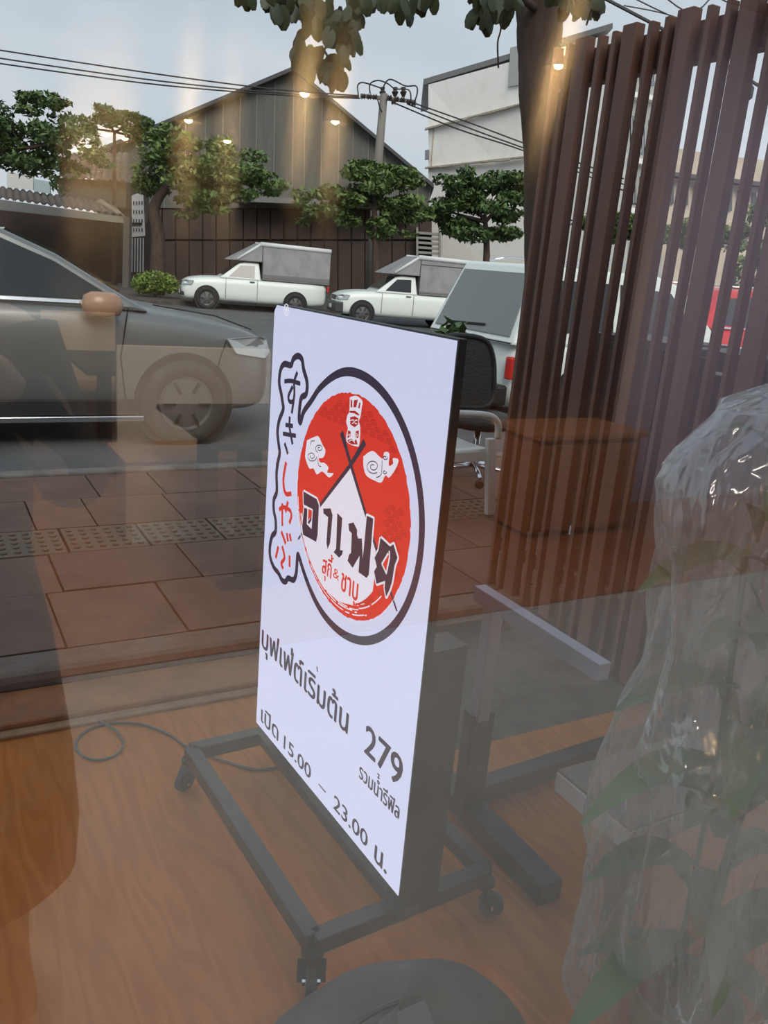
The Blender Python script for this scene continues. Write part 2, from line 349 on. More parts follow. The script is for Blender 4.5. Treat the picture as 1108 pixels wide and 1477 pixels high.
flat('letter_counter', [cA([(925, 755), (937, 790), (905, 945), (862, 850)])], E_R, 7)
flat('letter_outline', ribbon(cA([(935, 720), (937, 790), (905, 945), (862, 850), (925, 745)]), .005), E_WW, 7.5)
def strokes(name, LL, f, w, m, lay=2):
    out = []
    for L in LL: out += ribbon(smooth(f(L), 3), w)
    return flat(name, out, m, lay)
strokes('character', [[(222, 412), (300, 405), (412, 438)], [(378, 300), (338, 420), (342, 560), (310, 790)], [(322, 470), (270, 590), (292, 655), (335, 640)]], cB, .0115, E_K)
strokes('character', [[(287, 825), (285, 960), (320, 1155)], [(235, 925), (325, 938)], [(205, 1028), (360, 1055)], [(225, 1140), (265, 1270)]], cB, .0115, E_K)
strokes('character', [[(270, 50), (238, 250), (262, 400), (328, 402)]], cC, .0125, E_R)
strokes('character', [[(190, 582), (240, 555), (312, 590), (328, 660), (305, 735)], [(226, 510), (226, 765)], [(290, 490), (262, 610)]], cC, .0115, E_R)
strokes('character', [[(215, 825), (265, 965)], [(278, 845), (290, 940)], [(308, 850), (325, 935)], [(182, 995), (152, 1125)], [(225, 990), (252, 1120), (215, 1185), (238, 1245)], [(308, 1095), (308, 1225)]], cC, .0115, E_R)
flat('cloud_motif', [smooth(cD([(105, 520), (170, 490), (220, 480), (260, 560), (290, 620), (270, 690), (225, 700), (240, 740), (280, 745), (320, 790), (310, 840), (370, 850), (325, 890), (260, 830), (205, 860), (170, 800), (130, 800), (90, 700), (90, 640), (105, 520)]), 4)], E_WW, 4)
flat('cloud_motif', [smooth(cD([(670, 680), (760, 625), (840, 690), (868, 700), (880, 640), (930, 650), (925, 770), (968, 750), (965, 700), (1022, 712), (995, 800), (930, 890), (890, 870), (850, 940), (780, 920), (700, 870), (672, 780), (670, 680)]), 4)], E_WW, 4)
def spiral(f, c, r, turns, st=0):
    return [(c[0]+r*(1-k/26*.8)*math.cos(st+k/26*turns*6.28), c[1]+r*(1-k/26*.8)*math.sin(st+k/26*turns*6.28)) for k in range(27)]
strokes('cloud_line', [spiral(0, (155, 680), 52, 1.6), spiral(0, (232, 600), 42, 1.5, 2), [(145, 570), (150, 530), (185, 525)], [(215, 700), (225, 770), (250, 780)]], cD, .0022, E_K, 5)
strokes('cloud_line', [spiral(0, (770, 780), 72, 1.7, 1), [(860, 720), (850, 860), (800, 890)], spiral(0, (890, 690), 26, 1.1), spiral(0, (885, 835), 22, 1.1)], cD, .0022, E_K, 5)
flat('crest_motif', [smooth(cD([(535, 90), (600, 75), (660, 125), (655, 190), (640, 290), (625, 330), (640, 400), (630, 560), (600, 580), (510, 540), (500, 470), (515, 400), (500, 340), (510, 270), (530, 230), (535, 90)]), 4)], E_WW, 4)
flat('crest_detail', [cD([(578, 120), (618, 112), (600, 190), (572, 190)]), cD([(545, 110), (560, 120), (562, 190), (545, 190)]), cD([(632, 140), (645, 145), (635, 200), (618, 200)]), cD([(535, 225), (590, 225), (632, 260), (625, 275), (580, 250), (535, 245)]), cD([(540, 290), (585, 278), (622, 300), (620, 360), (585, 390), (540, 360)]),
      cD([(518, 420), (545, 430), (545, 480), (512, 500)]), cD([(595, 430), (628, 420), (622, 500), (595, 490)]), cD([(515, 515), (560, 500), (575, 540), (600, 505), (615, 560), (560, 560), (520, 540)])], E_D, 5)
strokes('crest_line', [[(545, 320), (575, 315), (575, 345), (560, 350)], [(615, 320), (590, 320), (590, 350), (610, 352)], [(520, 470), (540, 460), (535, 490)], [(605, 450), (615, 470), (600, 480)], [(530, 530), (560, 515), (590, 545)]], cD, .0022, E_WW, 6)
sn = []
sc_ = pp(415, 447)
for k in range(6): sn += ribbon([sc_, (sc_[0]+.013*math.cos(k*1.047), sc_[1]+.013*math.sin(k*1.047))], .0028, False)
flat('snowflake_mark', sn+ribbon(arc(sc_, .0145, 0, 360, 18), .002, False), em('lit_grey_print', (.95, .95, 1.0), 1.15), 2)
def text(name, body, box, m, lay=2, bold=.0, tall=None):
    cu = bpy.data.curves.new(name, 'FONT'); cu.body = body; cu.resolution_u = 3
    o = bpy.data.objects.new(name, cu); COL.objects.link(o); bpy.context.view_layer.update()
    me = bpy.data.meshes.new_from_object(o.evaluated_get(bpy.context.evaluated_depsgraph_get())); bpy.data.objects.remove(o)
    xs = [v.co.x for v in me.vertices]; ys = [v.co.y for v in me.vertices]; x0, x1, y0, y1 = min(xs), max(xs), min(ys), max(ys)
    s0, s1, t0, t1 = box; g = G()
    for k, (dx, dy) in enumerate(((0, 0), (bold, 0), (-bold, 0), (0, bold*.5), (0, -bold*.5)) if bold else ((0, 0),)):
        b = len(g.v)
        for v in me.vertices: g.v.append(sp(s0+(v.co.x-x0)/(x1-x0)*(s1-s0)+dx, t0+(v.co.y-y0)/(y1-y0)*(t1-t0)+dy, .003+lay*.0004+k*.00004))
        g.f += [tuple(b+i for i in p.vertices) for p in me.polygons]
    bpy.data.meshes.remove(me); return g.make(name, m, fc, recalc=False)
text('lettering', 'บุฟเฟ่ต์เริมต้น', (.021, .534, .238, .345), E_K, bold=.0022)
strokes('tone_mark', [[(340, 312), (343, 338)]], cr_(360, 870, 3.433), .006, E_K)
text('lettering', '279', (.616, .774, .262, .337), E_K, bold=.0022)
text('lettering', 'รวมนำรีฟิล', (.603, .779, .186, .229), E_K, bold=.0012)
strokes('tone_mark', [[(640, 842), (650, 850), (642, 862), (652, 866)]], cr_(360, 870, 3.433), .0035, E_K)
text('lettering', 'เปิด', (.040, .160, .028, .082), E_K, bold=.0018)
text('lettering', '15.00', (.199, .366, .029, .070), E_K, bold=.0012)
text('lettering', '-', (.413, .452, .044, .0485), E_K)
text('lettering', '23.00', (.496, .664, .029, .070), E_K, bold=.0012)
text('lettering', 'น.', (.699, .752, .022, .064), E_K, bold=.002)
text('lettering', 'สุกี', (.357, .404, .600, .667), E_R, 5, bold=.0012)
strokes('tone_mark', [[(345, 765), (360, 775), (350, 795), (375, 800)]], cA, .0035, E_R, 5)
text('lettering', '&', (.413, .443, .625, .650), E_R, 5)
text('lettering', 'ชาบู', (.455, .533, .588, .652), E_R, 5, bold=.0014)
# wheeled base
zb = .125; fr = G()
c_bl, c_fl, c_fr, c_br = Vector((.635, 2.12, zb)), Vector((.675, 1.315, zb)), Vector((1.16, 1.345, zb)), Vector((1.12, 2.14, zb))
for nm, a, b in (('frame_rail', c_bl, c_fl), ('frame_rail', c_fl, c_fr), ('frame_rail', c_fr, c_br), ('frame_rail', c_br, c_bl)):
    G().beam(a, b, .042, .042).make(nm, M_ALU, sign, bevel=.003)
for s in (.06, .75):
    q = sp(s, 0, -.08); G().box((q.x, q.y, .38), (.05, .05, .48)).make('upright', M_ALU, sign, bevel=.003)
G().beam(sp(.0, -.055, -.03), sp(.808, -.055, -.03), .05, .03).make('cross_rail', M_ALU, sign, bevel=.003)
G().prism([sp(.73, -.06, -.021), sp(.805, -.06, -.021), sp(.805, .60, -.021), sp(.73, .60, -.021)], ON*-.09).make('side_plate', M_ALU, sign)
def caster(parent, p, ang):
    c = Vector(p); d = Vector((math.cos(ang), math.sin(ang), 0)); w = Vector((-d.y, d.x, 0))
    k = G().lathe([(.0, .098), (.026, .098), (.026, .088), (.014, .082), (.014, .07)], c, seg=16)
    k.beam(c+Vector((0, 0, .075))+w*.017, c+Vector((0, 0, .032))+d*.022+w*.017, .004, .03, w).beam(c+Vector((0, 0, .075))-w*.017, c+Vector((0, 0, .032))+d*.022-w*.017, .004, .03, w)
    o = k.make('caster', M_DARK, parent, smooth=False)
    g = G(); rows = []
    for r, h in ((.004, -.012), (.028, -.012), (.032, -.008), (.032, .008), (.028, .012), (.004, .012)):
        rows.append([c+d*.022+Vector((0, 0, .032))+w*h+(d*math.cos(a)+Vector((0, 0, 1))*math.sin(a))*r for a in [i*math.pi/10 for i in range(20)]])
    g.quadgrid(rows, True, True).make('wheel', M_RUB, o); 
    g = G().tube([c+d*.022+Vector((0, 0, .032))-w*.02, c+d*.022+Vector((0, 0, .032))+w*.02], .008, 8); g.make('axle', M_CHROME, o)
for p, a in ((c_bl, 3.6), (c_fl, 4.3), (c_fr, 5.6), (c_br, .3)): caster(sign, (p.x, p.y, .006), a)
# cable
cp = [az(-60, 1036, .006), az(0, 1036, .006), az(70, 1034, .006), az(130, 1037, .006), az(165, 1052, .012), az(178, 1073, .006), az(165, 1090, .006), az(135, 1096, .006), az(113, 1084, .006), az(112, 1066, .006), az(132, 1050, .006), az(165, 1043, .006), az(205, 1045, .006), az(245, 1060, .006), az(272, 1078, .006), az(330, 1100, .006), az(370, 1110, .006), az(410, 1105, .006)]
tag(G().tube(smooth([tuple(p) for p in cp], 6), .0045, 8).make('power_cable', mat('cable_grey', (.06, .06, .06), .5), smooth=True), 'black power cable curling in a loop on the wooden floor behind the lightbox sign', 'cable')
# ================================================================== NEAR THINGS BEYOND THE PANE
tf = thing('table_frame', 'bare table frame with pale apron rail and dark floor beams beside the lightbox sign', 'table frame', (1.5, 1.5, 0))
G().prism([(1.262, 1.19, .715), (1.262, 1.67, .715), (1.262, 1.67, .757), (1.262, 1.19, .757)], (.035, 0, 0)).make('apron_rail', M_LAV, tf, bevel=.002)
G().box((1.315, 1.645, .54), (.040, .040, .36)).make('leg', M_LAV, tf, bevel=.003)
G().box((1.325, 1.66, .205), (.075, .05, .34)).make('leg', M_ALU, tf, bevel=.003)
G().beam((1.345, 1.86, .035), (1.345, 1.30, .035), .075, .06).make('floor_beam', M_ALU, tf, bevel=.004)
G().beam((1.36, 1.72, .05), (2.38, 1.78, .05), .06, .06).make('floor_beam', M_ALU, tf, bevel=.004)
G().box((2.3, 1.775, .38), (.06, .06, .62)).make('leg', M_ALU, tf, bevel=.003)
bn = thing('bench', 'low bench with greyish board top and thick pale edge beside the wrapped plant', 'bench', (1.8, 1.15, 0))
G().box((1.80, 1.155, .435), (1.05, .235, .008)).make('seat', mat('grey_laminate', (.18, .15, .13), .4), bn)
G().box((1.80, 1.155, .405), (1.056, .241, .052)).make('edge_band', mat('pale_edging', (.68, .65, .64), .45), bn, bevel=.003)
for x in (1.40, 2.2): G().box((x, 1.13, .19), (.05, .055, .38)).make('leg', M_ALU, bn, bevel=.003)
G().box((1.8, 1.13, .36), (.8, .04, .04)).make('under_rail', M_ALU, bn)
# grey bag by the pane
bag = thing('duffel_bag', 'slumped grey fabric bag lying on the wooden floor in front of the sign wheels', 'bag', (.63, .92, 0))
M_BAG = mat('grey_nylon', (.04, .04, .036), .6, noise=((.075, .075, .068), 5, 4, .4, .7), bump=(1, 5))
rb = random.Random(4); rows = []
for i in range(15):
    a = math.pi*i/14; r = []
    for k in range(28):
        b = 2*math.pi*k/28; w = 1+.05*math.sin(3*b+1.3*i*.5)+.03*math.sin(7*b+i); x = math.sin(a)**.75*w
        r.append((.62+.30*x*math.cos(b)+.03*math.cos(a), .93+.19*x*math.sin(b), .165+.165*math.cos(a)*(1+.10*math.sin(2*b))))
    rows.append(r)
G().quadgrid(rows, True).make('body', M_BAG, bag, smooth=True, sub=1)
G().tube(smooth([(.42, .92, .285), (.52, .93, .32), (.62, .94, .338), (.72, .94, .325), (.84, .95, .27)], 4), .005, 6).make('zip', M_DARK, bag)
G().poly([(.60, .915, .345), (.70, .925, .338), (.69, .84, .315), (.62, .81, .305)]).make('label_patch', mat('pale_grey_fabric', (.09, .092, .095), .5), bag)
# wrapped plant
wp = thing('wrapped_plant', 'tall potted plant wrapped in loose clear plastic film beside the bench', 'plant', (1.33, .86, 0))
M_LEAF = mat('big_leaf', (.035, .085, .02), .45, noise=((.08, .15, .035), 3, 4, .35, .7))
def film(t):
    tr = N(t, 'ShaderNodeBsdfTransparent'); df = N(t, 'ShaderNodeBsdfTranslucent'); df.inputs[0].default_value = (.75, .8, .8, 1)
    d2 = N(t, 'ShaderNodeBsdfDiffuse'); d2.inputs[0].default_value = (.55, .6, .58, 1)
    gl = N(t, 'ShaderNodeBsdfAnisotropic'); gl.inputs['Roughness'].default_value = .12
    ns = N(t, 'ShaderNodeTexNoise'); ns.inputs['Scale'].default_value = 3.2; ns.inputs['Detail'].default_value = 3; ns.inputs['Distortion'].default_value = 1.2
    c = N(t, 'ShaderNodeTexCoord'); mp = N(t, 'ShaderNodeMapping'); mp.inputs['Scale'].default_value = (1.8, 1.8, .7)
    t.links.new(c.outputs['Object'], mp.inputs[0]); t.links.new(mp.outputs[0], ns.inputs[0])
    b = N(t, 'ShaderNodeBump'); b.inputs['Strength'].default_value = 1; b.inputs['Distance'].default_value = .06
    t.links.new(ns.outputs[0], b.inputs['Height']); t.links.new(b.outputs[0], gl.inputs['Normal'])
    lw = N(t, 'ShaderNodeLayerWeight'); lw.inputs[0].default_value = .35; t.links.new(b.outputs[0], lw.inputs['Normal'])
    mm = N(t, 'ShaderNodeMixShader'); mm.inputs[0].default_value = .5; t.links.new(df.outputs[0], mm.inputs[1]); t.links.new(d2.outputs[0], mm.inputs[2])
    k = N(t, 'ShaderNodeMixShader'); k.inputs[0].default_value = .45; t.links.new(mm.outputs[0], k.inputs[1]); t.links.new(gl.outputs[0], k.inputs[2])
    mr = N(t, 'ShaderNodeMapRange'); mr.inputs['To Min'].default_value = .26; mr.inputs['To Max'].default_value = .80; t.links.new(lw.outputs['Facing'], mr.inputs[0])
    f = N(t, 'ShaderNodeMixShader'); t.links.new(mr.outputs[0], f.inputs[0]); t.links.new(tr.outputs[0], f.inputs[1]); t.links.new(k.outputs[0], f.inputs[2])
    return f.outputs[0]
M_FILM = clear_mat('plastic_film', film)
pc = Vector((1.345, .87, 0))
G().lathe([(.08, 0), (.10, .02), (.11, .12), (.115, .13), (.105, .13), (.10, .11), (.0, .11)], pc, seg=28).make('pot', mat('teal_pot', (.05, .16, .13), .4), wp, smooth=True)
G().lathe([(.0, .105), (.10, .115)], pc, seg=20).make('soil', mat('soil', (.03, .02, .015), .95), wp)
for k in range(3): G().tube(smooth([tuple(pc+Vector((.03*math.cos(k*2.1), .03*math.sin(k*2.1), .13))), tuple(pc+Vector((.05*math.cos(k*2.1), .04*math.sin(k*2.1), .7))), tuple(pc+Vector((.08*math.cos(k*2.1+.4), .05*math.sin(k*2.1), 1.15)))], 4), .006, 8).make('stem', mat('stem', (.10, .14, .05), .6), wp, smooth=True)
rl = random.Random(11)
def bigleaf(base, az_, tilt, L, wd):
    d = Vector((math.cos(az_)*math.cos(tilt), math.sin(az_)*math.cos(tilt)*.55, math.sin(tilt))); side = d.cross(Vector((0, 0, 1))).normalized(); up = side.cross(d)
    rows = []
    for i in range(9):
        t = i/8; w = wd*math.sin(math.pi*min(t*.93+.05, 1))**.8; droop = -L*.55*t*t
        c = Vector(base)+d*L*t+Vector((0, 0, droop)); c.y = max(c.y, .69)
        rows.append([c-side*w+up*w*.35, c-side*w*.5+up*w*.1, c, c+side*w*.5+up*w*.1, c+side*w+up*w*.35])
    for r in rows:
        for p in r: p.y = min(max(p.y, .70), .98)
    g = G().quadgrid(rows); g.make('leaf', M_LEAF, wp, smooth=True, recalc=False)
for k in range(38):
    h = .16+k*.031; a = k*2.4; bigleaf(pc+Vector((.03*math.cos(a), .02*math.sin(a), h)), a, rl.uniform(.35, 1.0), rl.uniform(.30, .42), rl.uniform(.028, .045))
ctl = [(0.0, .20), (.3, .24), (.72, .25), (.9, .215), (1.1, .24), (1.25, .25), (1.36, .19), (1.44, .05)]
rows = []
for i in range(50):
    z = .01+1.42*i/49
    for (z0, r0), (z1, r1) in zip(ctl, ctl[1:]):
        if z0 <= z <= z1: r = r0+(r1-r0)*(3*((z-z0)/(z1-z0))**2-2*((z-z0)/(z1-z0))**3); break
    row = []
    for k in range(56):
        b = 2*math.pi*k/56; w = 1+.10*math.sin(5*b+z*4)+.055*math.sin(11*b-z*9)+.035*math.sin(19*b+z*21)+.04*math.sin(z*17+2*b)
        y = pc.y+r*w*math.sin(b)*.8; row.append((pc.x+r*w*1.12*math.cos(b), min(max(y, .625), 1.02), z))
    rows.append(row)
G().quadgrid(rows, True).make('plastic_film', M_FILM, wp, smooth=True)

# ================================================================== SLAT SCREEN
ss = thing('slat_screen', 'tall dark brown timber slat screen standing between the shop front and the street', 'screen', (2.45, 1.9, 0))
n = .745; k = 0
for i in range(10):
    c = .525+.27*i
    zb_ = .075 if c > 2.66 else .004
    if c > .63 and c < 3.2: G().box((2.455, c, (2.5+zb_)/2), (.045, .074, 2.5-zb_)).make('post', M_SLAT, ss, bevel=.003)
    for dd in (.0845, .1645):
        q = c+dd; zb_ = .075 if q > 2.66 else .004
        if .64 < q < 3.13: G().box((2.455, q, (2.49+zb_)/2), (.04, .022, 2.49-zb_)).make('slat', M_SLAT, ss, bevel=.002)
G().box((2.51, 1.9, 2.40), (.06, 2.52, .13)).make('top_rail', M_SLAT, ss, bevel=.003)
G().box((2.50, 1.9, .28), (.045, 2.52, .07)).make('bottom_rail', M_SLAT, ss, bevel=.003)
# stack behind the screen
for k in range(4):
    z = .075+k*.0 ; 
def crate(x, y, z, w, d, h, label, mm, name='storage_box', cat='box'):
    t = thing(name, label, cat, (x, y, z)); G().box((x, y, z+h/2-.012), (w, d, h-.03)).make('body', mm, t, bevel=.006)
    G().box((x, y, z+h-.02), (w+.02, d+.02, .035)).make('lid', mm, t, bevel=.005)
    for s in (-1, 1): G().box((x+s*w*.25, y-d/2-.004, z+h*.62), (w*.16, .01, .03)).make('latch', M_PLATE, t)
def drawers(x, y0, y1, z, h, label, mm):
    t = thing('drawer_cabinet', label, 'cabinet', (x+.22, (y0+y1)/2, z)); G().box((x+.22, (y0+y1)/2, z+h/2), (.44, y1-y0, h-.01)).make('body', mm, t, bevel=.004)
    nc = max(1, round((y1-y0)/.45)); w = (y1-y0)/nc
    for r_ in range(3):
        for c in range(nc):
            yy = y0+w*(c+.5); zz = z+.03+(h-.06)*(r_+.5)/3; d = G().box((x-.008, yy, zz), (.02, w-.02, (h-.06)/3-.015)).make('drawer', mm, t, bevel=.003)
            G().box((x-.024, yy, zz+h/9), (.012, .09, .012)).make('handle', M_PLATE, d)
            if (r_+c) % 3 == 0: G().box((x-.0195, yy+w*.25, zz-.02), (.004, .07, .05)).make('paper_label', M_PLATE, d)
drawers(3.02, 2.76, 3.30, .075, 1.25, 'dark brown drawer cabinet on the pavement edge behind the left half of the slat screen', mat('dark_brown_box', (.042, .022, .018), .5))
drawers(3.02, 1.30, 2.68, .003, 1.32, 'wide dark drawer cabinet behind the right half of the slat screen', mat('dark_wine_box', (.038, .02, .02), .5))
# ================================================================== CHAIRS ON THE PAVEMENT
zp = .072
wc = thing('plastic_armchair', 'white moulded plastic armchair on the pavement behind the sign', 'chair', (2.98, 4.35, zp))
M_PL = mat('white_plastic', (.62, .62, .58), .35)
def W_(x, y, z): return (2.90+x, 4.40+y, zp+z)      # faces the shop front's left
seat = [[W_(x, y, .43-.02*math.cos(math.pi*x/.5)+.01*(y/.25)**2) for y in (-.24, -.12, 0, .12, .24)] for x in (-.24, -.12, 0, .12, .22)]
G().quadgrid(seat).make('seat', M_PL, wc, smooth=True).modifiers.new('t', 'SOLIDIFY').thickness = .02
bk = [[W_(-.22-.16*i/6-.03*math.cos(math.pi*j/8), -.25+.5*j/8, .44+.42*i/6-.06*abs(j/4-1)**2*(i/6)) for j in range(9)] for i in range(7)]
G().quadgrid(bk).make('backrest', M_PL, wc, smooth=True).modifiers.new('t', 'SOLIDIFY').thickness = .016
for y in (-.25, .25):
    G().tube(smooth([W_(-.30, y, .66), W_(-.1, y*1.06, .665), W_(.16, y*1.08, .65), W_(.25, y*1.06, .60), W_(.27, y*1.02, .5)], 4), [.022]*17, 8).make('armrest', M_PL, wc, smooth=True)
    for x, tp in ((.22, .5), (-.25, .45)): G().prism([W_(x-.03, y-.02, tp), W_(x+.03, y-.02, tp), W_(x+.03, y+.02, tp), W_(x-.03, y+.02, tp)], (0.05 if x > 0 else -.05, .02*(1 if y > 0 else -1), -tp+.005)).make('leg', M_PL, wc, bevel=.004)
G().box(W_(0, -.24, .385), (.44, .02, .06)).make('apron', M_PL, wc)
oc = thing('office_chair', 'black high-backed office chair with chrome star base on the pavement behind the white armchair', 'chair', (3.62, 4.98, zp))
def O_(x, y, z): return (3.62+x, 4.98+y, zp+z)
M_MESHF = mat('black_mesh_fabric', (.02, .022, .02), .6, bump=(.4, 60))
G().lathe([(.0, .40), (.22, .40), (.25, .43), (.25, .47), (.22, .50), (.0, .50)], O_(0, 0, 0), seg=24).make('seat', M_MESHF, oc, smooth=True)
bp = [(-.21, .52), (-.24, .75), (-.22, .97), (-.16, 1.03), (.10, 1.02), (.20, .94), (.24, .75), (.20, .52)]
fr_ = [O_(p[0], .24-.12*(1.0-p[1]), p[1]) for p in bp]
G().tube(smooth(fr_+[fr_[0]], 4), .022, 8).make('back_frame', M_DARK, oc, smooth=True)
G().prism([O_(p[0]*.95, .235-.12*(1.0-p[1]), p[1]) for p in bp], (0, .015, 0)).make('backrest', M_MESHF, oc)
G().box(O_(0, .22, .46), (.08, .05, .2)).make('back_bar', M_DARK, oc)
G().tube([O_(0, 0, .09), O_(0, 0, .41)], .025, 10).make('gas_column', M_CHROME, oc, smooth=True)
for k in range(5):
    a = k*1.2566+.5; e = (.29*math.cos(a), .29*math.sin(a))
    l = G().tube([O_(0, 0, .11), O_(e[0]*.5, e[1]*.5, .095), O_(e[0], e[1], .075)], [.022, .018, .014], 8).make('star_leg', M_CHROME, oc, smooth=True)
    G().lathe([(.0, -.02), (.027, -.02), (.027, .02), (.0, .02)], O_(e[0], e[1], .029), 'y', 12).make('castor', M_DARK, l)
sk = thing('filled_sack', 'white woven sack with dark red print slumped on the pavement behind the sign', 'sack', (3.25, 5.2, zp))
rows = []
for i in range(9):
    a = math.pi*i/8; rows.append([(3.05+.33*math.sin(a)**.6*math.cos(b)*(1+.05*math.sin(3*b)), 5.22+.17*math.sin(a)**.6*math.sin(b), zp+.38+.38*math.cos(a)) for b in [k*math.pi/10 for k in range(20)]])
G().quadgrid(rows, True).make('body', mat('woven_sack', (.12, .07, .07), .7, noise=((.4, .38, .4), 3, 3, .45, .6), bump=(.6, 8)), sk, smooth=True)
pl = thing('potted_shrub', 'small dark leafy potted plant beside the black office chair', 'plant', (3.05, 5.28, zp))
def leafcloud(clumps, count, size, seed):
    """leaf blades scattered in the outer shell of each clump (centre, rx, ry, rz)"""
    r = random.Random(seed); g = G(); vol = [c[1]*c[2]+c[1]*c[3] for c in clumps]; tot = sum(vol)
    for c, v in zip(clumps, vol):
        for _ in range(int(count*v/tot)):
            a = r.uniform(0, 6.283); z = r.uniform(-1, 1); q = math.sqrt(1-z*z); k = r.uniform(.25, 1)**.45
            p = Vector(c[0])+Vector((c[1]*q*math.cos(a)*k, c[2]*q*math.sin(a)*k, c[3]*z*k))
            d = Vector((r.gauss(0, 1), r.gauss(0, 1), r.gauss(-.35, .6))).normalized(); s = d.cross(Vector((r.gauss(0, .4), r.gauss(0, .4), 1))).normalized()
            L = size*r.uniform(.7, 1.3); w = L*.24; b = len(g.v)
            g.v += [p-d*L*.5, p+s*w, p+d*L*.5, p-s*w]; g.f.append((b, b+1, b+2, b+3))
    return g
M_FOL = [mat('foliage_'+a, c, .6, noise=(d, 1.6, 4, .35, .68)) for a, c, d in (('dark', (.06, .11, .04), (.12, .19, .07)), ('mid', (.09, .15, .05), (.18, .26, .09)), ('fresh', (.14, .22, .05), (.26, .36, .09)))]
def shade_leaf(m):
    m.node_tree.nodes['Principled BSDF'].inputs['Specular IOR Level'].default_value = .25
for m_ in M_FOL: shade_leaf(m_)
pl.location = (3.62, 5.52, zp); ORG[pl.name] = Vector((3.62, 5.52, zp))
G().lathe([(.09, 0), (.12, .26), (.13, .28), (.11, .28), (.10, .25), (0, .25)], (3.62, 5.52, zp), seg=18).make('pot', mat('clay_pot', (.12, .06, .04), .8), pl, smooth=True)
G().tube([(3.62, 5.52, zp+.25), (3.61, 5.51, zp+.62), (3.60, 5.50, zp+.95)], .012, 6).make('stem', M_BARK, pl)
o = leafcloud([(Vector((3.62, 5.48, zp+.98)), .15, .13, .15), (Vector((3.62, 5.5, zp+.72)), .12, .11, .14)], 150, .12, 4).make('foliage', M_FOL[0], pl, recalc=False); o['kind'] = 'stuff'
# ================================================================== STREET TREE WITH HANGING LEAVES
st = thing('street_tree', 'thick-trunked street tree with broad dark leaves hanging into the top of the view', 'tree', tuple(ay(775, 640, 4.9)*1) if False else (4.0, 3.9, .07))
tp = [ay(781, -60, 4.9), ay(779, 20, 4.9), ay(778, 90, 4.9), ay(781, 180, 4.9), ay(784, 300, 4.95), ay(783, 420, 5.0), ay(778, 560, 5.0)]
b = ay(772, 700, 5.05); b.z = .05; tp.append(b)
st.location = (b.x, b.y, .07); ORG[st.name] = Vector((b.x, b.y, .07))
rt_ = [.135, .122, .112, .106, .106, .112, .125, .17]
tp2 = smooth([tuple(p) for p in tp], 6); rr = [smooth([(r, 0) for r in rt_], 6)[i][0] for i in range(len(tp2))]
wb_ = random.Random(2); G().tube(tp2, [r*(1+.05*wb_.uniform(-1, 1)) for r in rr], 18).make('trunk', M_BARK, st, smooth=True)
top = tp[0]
M_TL = mat('broad_leaf', (.045, .06, .028), .5, noise=((.08, .105, .045), 30, 3, .4, .7))
g = G(); rows = []
for i in range(5):
    t = i/4; w = .33*math.sin(math.pi*(t*.86+.07))**.7; rows.append([(-w, t, .06), (0, t, 0), (w, t, .06)])
lf0 = g.quadgrid(rows).make('leaf', M_TL, st, smooth=True, recalc=False, org=(0, 0, 0)); lf0.modifiers.new('t', 'SOLIDIFY').thickness = .02
lr = random.Random(21); first = True; D3 = 3.0
def twig(pts, name='branch', r=.008): G().tube(smooth([tuple(p) for p in pts], 4), r, 6).make(name, M_BARK, st, smooth=True)
def hang(px, py, ln):
    global first
    p = ay(px, py, D3+lr.uniform(-.15, .15)); L = ln/F*D3
    d = Vector((lr.gauss(0, .35), lr.gauss(0, .3), -1)).normalized(); s = d.cross(Vector((lr.gauss(0, .5), 1, 0))).normalized(); n_ = s.cross(d)
    mt = Matrix((s*L, d*L, n_*L)).transposed().to_4x4(); mt.translation = p-ORG[st.name]
    o = lf0 if first else piece('leaf', lf0, st)
    first = False; o.matrix_local = mt
zones = [((352, 392), (-22, -12), 7), ((396, 425), (-20, 8), 16), ((430, 450), (-20, 5), 12), ((446, 476), (-10, 40), 28), ((430, 452), (40, 78), 12), ((440, 470), (60, 95), 16), ((478, 512), (5, 80), 34), ((472, 498), (70, 105), 12), ((505, 545), (-20, 6), 18), ((545, 560), (-20, -6), 4),
         ((575, 600), (-20, 10), 8), ((600, 640), (-20, -5), 6), ((682, 705), (-20, 20), 14), ((700, 745), (-20, 12), 16), ((805, 865), (-22, 5), 26)]
for (x0, x1), (y0, y1), c in zones:
    for _ in range(c): hang(lr.uniform(x0, x1), lr.uniform(y0, y1), lr.uniform(19, 29))
for _ in range(14): hang(lr.uniform(455, 480), lr.uniform(85, 112), lr.uniform(9, 13))
br0 = ay(760, -120, 4.2)
twig([tp[1], ay(735, -20, 4.4), ay(700, -50, 4.0), ay(600, -70, 3.3), ay(480, -60, D3)], r=.022)
twig([tp[0], ay(850, -60, 4.0), ay(840, -20, D3)], r=.02)
for P in ([(482, -60), (480, 5), (474, 50), (462, 95)], [(482, -60), (455, -20), (440, 45)], [(480, -60), (500, 0), (504, 70)], [(470, -60), (410, -20), (402, 10)], [(520, -60), (530, -10), (540, 5)], [(600, -65), (590, -20), (588, 12)], [(690, -45), (696, -10), (692, 20)], [(725, 20), (722, 45), (718, 62), (719, 98)]):
    twig([ay(x, y, D3) for x, y in P], r=.003)
